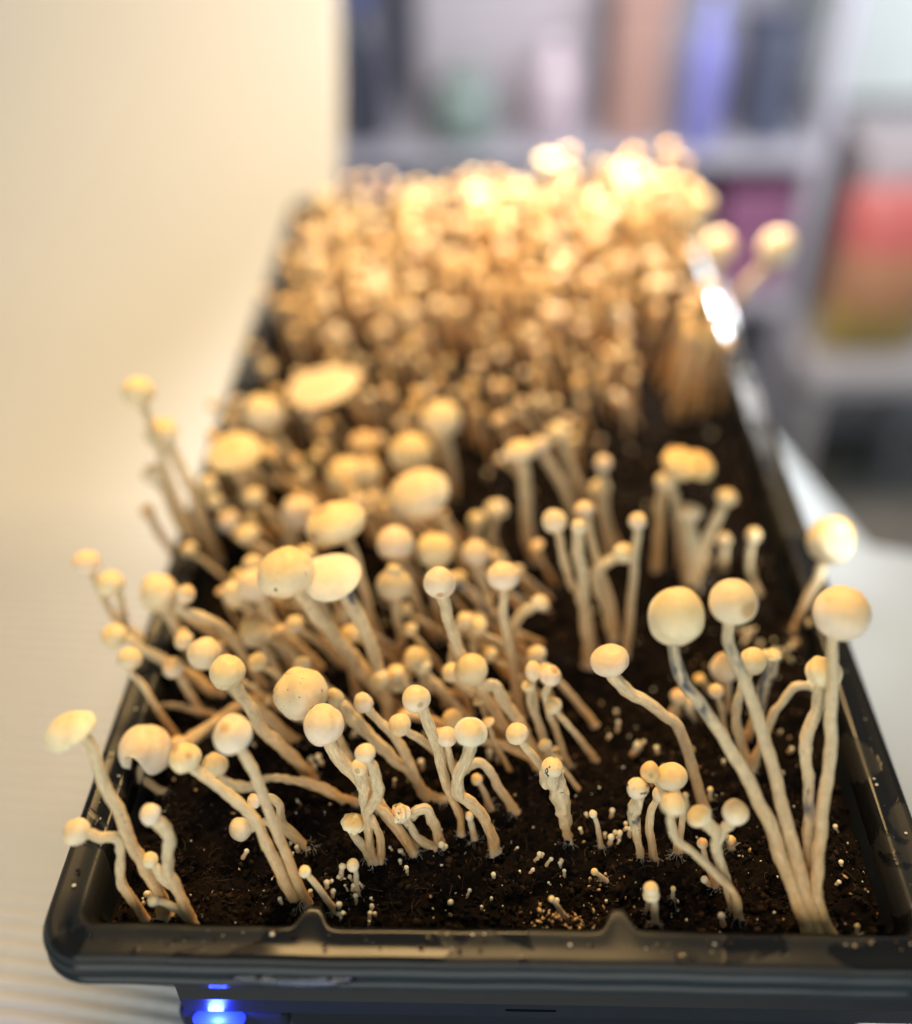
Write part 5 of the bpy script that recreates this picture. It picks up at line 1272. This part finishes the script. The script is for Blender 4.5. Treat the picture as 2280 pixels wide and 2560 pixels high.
def plant(pi, x, y, lean_x, lean_y, s, label, group):
    global roots
    loc = (x, y, SOIL - 0.001)
    rot = (lean_y, lean_x, rnd.uniform(-0.5, 0.5))
    if pi not in used:
        used.add(pi)
        o = roots[pi]
        o.location, o.rotation_euler, o.scale = loc, rot, (s, s, s)
        tag(o, label, 'mushroom', group)
    else:
        copy_thing(roots[pi], loc, rot, (s, s, s), label, 'mushroom', group)


for i, d in enumerate(PROTO):
    roots.append(make_mushroom(d, 300 + i, i > 7))

LAB_LEFT = ('tan mushroom leaning left in the blurred thicket along the left rim', 'left thicket')
LAB_MID = ('small blurred mushroom in the crowd behind the central caps', 'middle crowd')
LAB_RIGHT = ('tall pale mushroom in the blurred clump by the right rear rim', 'right rear clump')
pts = []


def scatter(n, x0, x1, y0, y1, dmin, keep):
    k = 0
    tries = 0
    while k < n and tries < 6000:
        tries += 1
        x, y = rnd.uniform(x0, x1), rnd.uniform(y0, y1)
        if not keep(x, y):
            continue
        if any((x - a) ** 2 + (y - b2) ** 2 < dmin * dmin for a, b2 in pts):
            continue
        pts.append((x, y))
        k += 1
        yield x, y


# the far end of the bed is a melted mass past the three hundred nearest: one object
def far_thicket():
    groups = []
    for rt in roots[:8]:
        parts = []
        for ch in rt.children:
            me = ch.data
            n = len(me.vertices)
            v = np.zeros(n * 3, np.float32)
            me.vertices.foreach_get('co', v)
            f = np.zeros(len(me.loops), np.int32)
            me.loops.foreach_get('vertex_index', f)
            c = np.zeros(n * 4, np.float32)
            me.attributes['col'].data.foreach_get('color', c)
            sv = np.zeros(n * 3, np.float32)
            if 'sv' in me.attributes:
                me.attributes['sv'].data.foreach_get('vector', sv)
            parts.append((v.reshape(-1, 3), f.reshape(-1, 4), c.reshape(-1, 4), sv.reshape(-1, 3), 0 if ch.name.startswith('stem') else 1))
        groups.append(parts)
    V, F, C, S, MI = [], [], [], [], []
    off = 0
    for x, y in scatter(330, -0.122, 0.122, 0.35, 0.532, 0.0056, lambda x, y: x < 0.085 or y > 0.38):
        s = 0.62 + 0.26 * rnd.random() + 0.28 * max(0, x / 0.12) * (y > 0.44) - 0.08 * (x < -0.05)
        pi = rnd.randrange(8) if rnd.random() < 0.6 else 7
        if pi == 5 and rnd.random() < 0.6:
            pi = 1
        mt = Matrix.Translation((x, y, SOIL - 0.001)) @ Matrix.Rotation(rnd.uniform(-0.35, 0.08), 4, 'Y') @ Matrix.Rotation(rnd.uniform(-0.15, 0.1), 4, 'X') @ Matrix.Rotation(rnd.uniform(-0.6, 0.6), 4, 'Z') @ Matrix.Scale(s, 4)
        A = np.array(mt)
        for v, f, c, sv, mi in groups[pi]:
            V.append(v @ A[:3, :3].T + A[:3, 3])
            F.append(f + off)
            C.append(c)
            S.append(sv)
            MI.append(np.full(len(f), mi, np.int32))
            off += len(v)
    o = mesh('far_mushroom_thicket', np.concatenate(V), np.concatenate(F), M_STEM, None, np.concatenate(C), np.concatenate(S))
    o.data.materials.append(M_CAP)
    o.data.polygons.foreach_set('material_index', np.concatenate(MI))
    o['kind'] = 'stuff'
    o['label'] = LAB_FAR[0]
    o['category'] = 'mushrooms'


LAB_FAR = ('dense blurred golden thicket of slender mushrooms filling the far end of the tray', '')
far_thicket()
for x, y in scatter(54, -0.122, -0.045, 0.19, 0.36, 0.0068, lambda x, y: True):
    plant(rnd.choice([0, 1, 4, 6, 7, 7]), x, y, rnd.uniform(-0.60, -0.15), rnd.uniform(-0.2, 0.1), 0.55 + 0.28 * rnd.random(), *LAB_LEFT)
for x, y in scatter(84, -0.055, 0.080, 0.235, 0.355, 0.0068, lambda x, y: x < 0.045 or y > 0.28):
    plant(rnd.choice([0, 1, 4, 6, 7, 7, 3]), x, y, rnd.uniform(-0.45, 0.05), rnd.uniform(-0.2, 0.1), 0.48 + 0.28 * rnd.random(), *LAB_MID)
for x, y in scatter(15, 0.088, 0.122, 0.300, 0.365, 0.0042, lambda x, y: True):
    plant(rnd.choice([1, 3, 7, 7]), x, y, rnd.uniform(-0.18, 0.2), rnd.uniform(-0.1, 0.1), 0.75 + 0.3 * rnd.random(), *LAB_RIGHT)
LAB_STEM = ('small cream mushroom tucked among the leaning stems left of centre', 'small mushrooms among the leaning stems')
taken = [(d['b'][0] / 1000, d['b'][1] / 1000) for d in MUSHROOMS]
pts.extend(taken)
for x, y in scatter(74, -0.108, 0.038, 0.062, 0.215, 0.0055, lambda x, y: y > 0.085 - 0.25 * (x + 0.06)):
    plant(8 + rnd.randrange(3), x, y, rnd.uniform(-0.85, -0.35), rnd.uniform(-0.25, 0.05), 0.45 + 0.35 * rnd.random(), *LAB_STEM)

for i, o in enumerate(roots):
    if i not in used:
        for ch in list(o.children):
            bpy.data.objects.remove(ch)
        bpy.data.objects.remove(o)

# ------------------------------------------------------------------ pins
def make_pin(i):
    h = [2.2, 3.0, 1.6, 4.2, 2.6, 1.2][i]
    r = [0.75, 0.8, 0.7, 0.95, 0.6, 0.65][i]
    k = 10
    prof = [(r * 1.15, -1.0), (r * 0.95, h * 0.25), (r * 0.82, h * 0.6), (r * 0.80, h - r * 0.8), (r * 1.15, h - r * 0.35), (r * 1.28, h + r * 0.15), (r * 1.0, h + r * 0.75), (r * 0.5, h + r * 1.05), (0.03, h + r * 1.12)]
    V = []
    C = []
    for j, (pr, z) in enumerate(prof):
        off = 0.12 * h * math.sin(z / max(h, 1) * 2.0 + i)
        for q in range(k):
            a = 2 * math.pi * q / k
            V.append(((pr * math.cos(a) + off) / 1000, pr * math.sin(a) / 1000, z / 1000))
            t_ = min(1, max(0, z / h))
            c = STEMLOW * 1.1 * (1 - t_) + CREAM * t_ if j < 4 else CREAM * np.array([1.0, 0.95, 0.84])
            C.append((*c, 0.3))
    F = []
    for j in range(len(prof) - 1):
        for q in range(k):
            q2 = (q + 1) % k
            F.append((j * k + q, j * k + q2, (j + 1) * k + q2, (j + 1) * k + q))
    return mesh('mushroom_pin', V, F, M_CAP, None, C)


PINS = [make_pin(i) for i in range(6)]
LAB_PIN = ('tiny cream pin mushroom barely rising out of the dark soil', 'pin', 'pins dotting the soil')
pin_spots = []
for (cx, cy, n, spread) in PIN_CLUSTERS:
    for _ in range(n):
        pin_spots.append((cx + rnd.gauss(0, spread), cy + rnd.gauss(0, spread)))
while len(pin_spots) < 235:
    x = rnd.uniform(-0.115, 0.118)
    y = 0.018 + 0.27 * rnd.random() ** 1.1
    pin_spots.append((x, y))
first = set()
for n_, (x, y) in enumerate(pin_spots):
    x = min(0.12, max(-0.12, x))
    y = max(0.0165, y)
    i = n_ % 6
    if i in first:
        o = PINS[i].copy()
        COL.objects.link(o)
    else:
        first.add(i)
        o = PINS[i]
    s = rnd.uniform(0.55, 1.15)
    o.location = (x, y, float(soil_z(x, y)) + 0.0002)
    o.rotation_euler = (rnd.uniform(-0.35, 0.35), rnd.uniform(-0.4, 0.4), rnd.uniform(0, 6.28))
    o.scale = (s, s, s * rnd.uniform(0.8, 1.3))
    tag(o, *LAB_PIN)

# ------------------------------------------------------------------ water on the rim
M_WATER, nt, b, N, L = new_mat('water')
b.inputs['Base Color'].default_value = (1, 1, 1, 1)
b.inputs['Roughness'].default_value = 0.02
b.inputs['IOR'].default_value = 1.33
b.inputs['Transmission Weight'].default_value = 1.0


def droplet(label, x, y, z, r, sx=1.0, sy=1.0, hgt=0.45):
    n = 22
    V = []
    F = []
    prof = [(1.0, -0.05), (0.99, 0.12), (0.92, 0.38), (0.78, 0.66), (0.55, 0.87), (0.28, 0.98), (0.02, 1.0)]
    for pr, pz in prof:
        for i in range(n):
            a = 2 * math.pi * i / n
            q = r * pr * (1 + 0.14 * math.sin(2 * a + x * 900) + 0.08 * math.sin(3 * a + y * 700))
            V.append((q * math.cos(a) * sx, q * math.sin(a) * sy, r * hgt * pz))
    for j in range(len(prof) - 1):
        for i in range(n):
            k = (i + 1) % n
            F.append((j * n + i, j * n + k, (j + 1) * n + k, (j + 1) * n + i))
    F.append(tuple(range(n - 1, -1, -1)))
    F.append(tuple((len(prof) - 1) * n + i for i in range(n)))
    o = mesh('water_drop', V, F, M_WATER)
    o.location = (x, y, z)
    tag(o, label, 'water drop')
    return o


droplet('single water drop on the front rim right of the right notch', 0.0572, 0.0034, -0.0004, 0.0027, 1.2, 0.9)
droplet('water drop at the inner front left corner of the rim', -0.1325, 0.0108, -0.0004, 0.0022)
droplet('small water drop on the left rim just behind the corner', -0.1345, 0.0290, -0.0004, 0.0011)
droplet('smaller water drop on the front rim near the left corner', -0.1240, 0.0075, -0.0004, 0.0009)
droplet('elongated wet bead on the left rim farther back', -0.1330, 0.0480, -0.0004, 0.0012, 0.8, 1.8)
dr = droplet('broad clinging water film hanging on the front lip left of centre', -0.0610, -0.0012, -0.0085, 0.0052, 3.3, 0.60, 0.30)
dr.rotation_euler = (math.radians(90), 0, 0)
dr.location = (-0.0600, -0.0014, -0.0082)


# soil crumbs spilled on the rim
def rim_crumbs(n):
    V, F, C = [], [], []
    for k in range(n):
        u = rnd.random()
        if u < 0.6:
            x, y = rnd.uniform(-0.125, 0.13), 0.0045 + 0.0055 * rnd.random()
        elif u < 0.8:
            x, y = -0.1355 + 0.006 * rnd.random(), rnd.uniform(0.01, 0.25)
        else:
            x, y = 0.1355 - 0.006 * rnd.random(), rnd.uniform(0.01, 0.25)
        sz = 0.00012 + 0.00055 * rnd.random() ** 3
        o = len(V)
        for p in ICO:
            q = sz * (0.7 + 0.6 * rnd.random())
            V.append((x + p[0] * q * 1.3, y + p[1] * q, 0.0001 + sz * 0.2 + p[2] * q * 0.7))
        F += [tuple(int(i) + o for i in f) for f in ICF]
        c = rnd.choice([(0.02, 0.012, 0.008), (0.05, 0.03, 0.018), (0.35, 0.25, 0.14), (0.6, 0.52, 0.4)])
        C += [(*c, 1)] * 12
    o = mesh('rim_crumbs', V, F, M_CRUMB, None, C, smooth=False)
    o['kind'] = 'stuff'
    o['label'] = 'fine soil crumbs spilled along the tray rim'
    o['category'] = 'soil'


rim_crumbs(170)


# white mycelium threads spreading from the feet of the nearer mushrooms
def mycelium():
    V, F, C = [], [], []
    for d in MUSHROOMS:
        bx, by = d['b'][0] / 1000, d['b'][1] / 1000
        if by > 0.17:
            continue
        for k in range(16):
            a = rnd.uniform(0, 6.283)
            r0 = d['r'][0] / 1000 * 0.8
            px, py = bx + math.cos(a) * r0, by + math.sin(a) * r0
            ln = rnd.uniform(0.0008, 0.0030)
            w = rnd.uniform(0.00003, 0.00007)
            cu = rnd.uniform(-1.5, 1.5)
            o = len(V)
            S = 5
            for i in range(S + 1):
                u = i / S
                aa = a + cu * u
                zz = float(soil_z(px, max(0.013, py))) + 0.0003 + 0.0007 * (1 - u) ** 2
                nx, ny = -math.sin(aa) * w, math.cos(aa) * w
                V += [(px + nx, py + ny, zz), (px - nx, py - ny, zz), (px, py, zz + w * 1.6)]
                C += [(0.55, 0.50, 0.40, 1)] * 3
                px += math.cos(aa) * ln / S
                py += math.sin(aa) * ln / S
            for i in range(S):
                for j in range(3):
                    k2 = (j + 1) % 3
                    F.append((o + i * 3 + j, o + i * 3 + k2, o + i * 3 + 3 + k2, o + i * 3 + 3 + j))
    ob = mesh('mycelium_threads', V, F, M_CRUMB, None, C)
    ob['kind'] = 'stuff'
    ob['label'] = 'fine white mycelium threads around the stem feet'
    ob['category'] = 'mycelium'


mycelium()
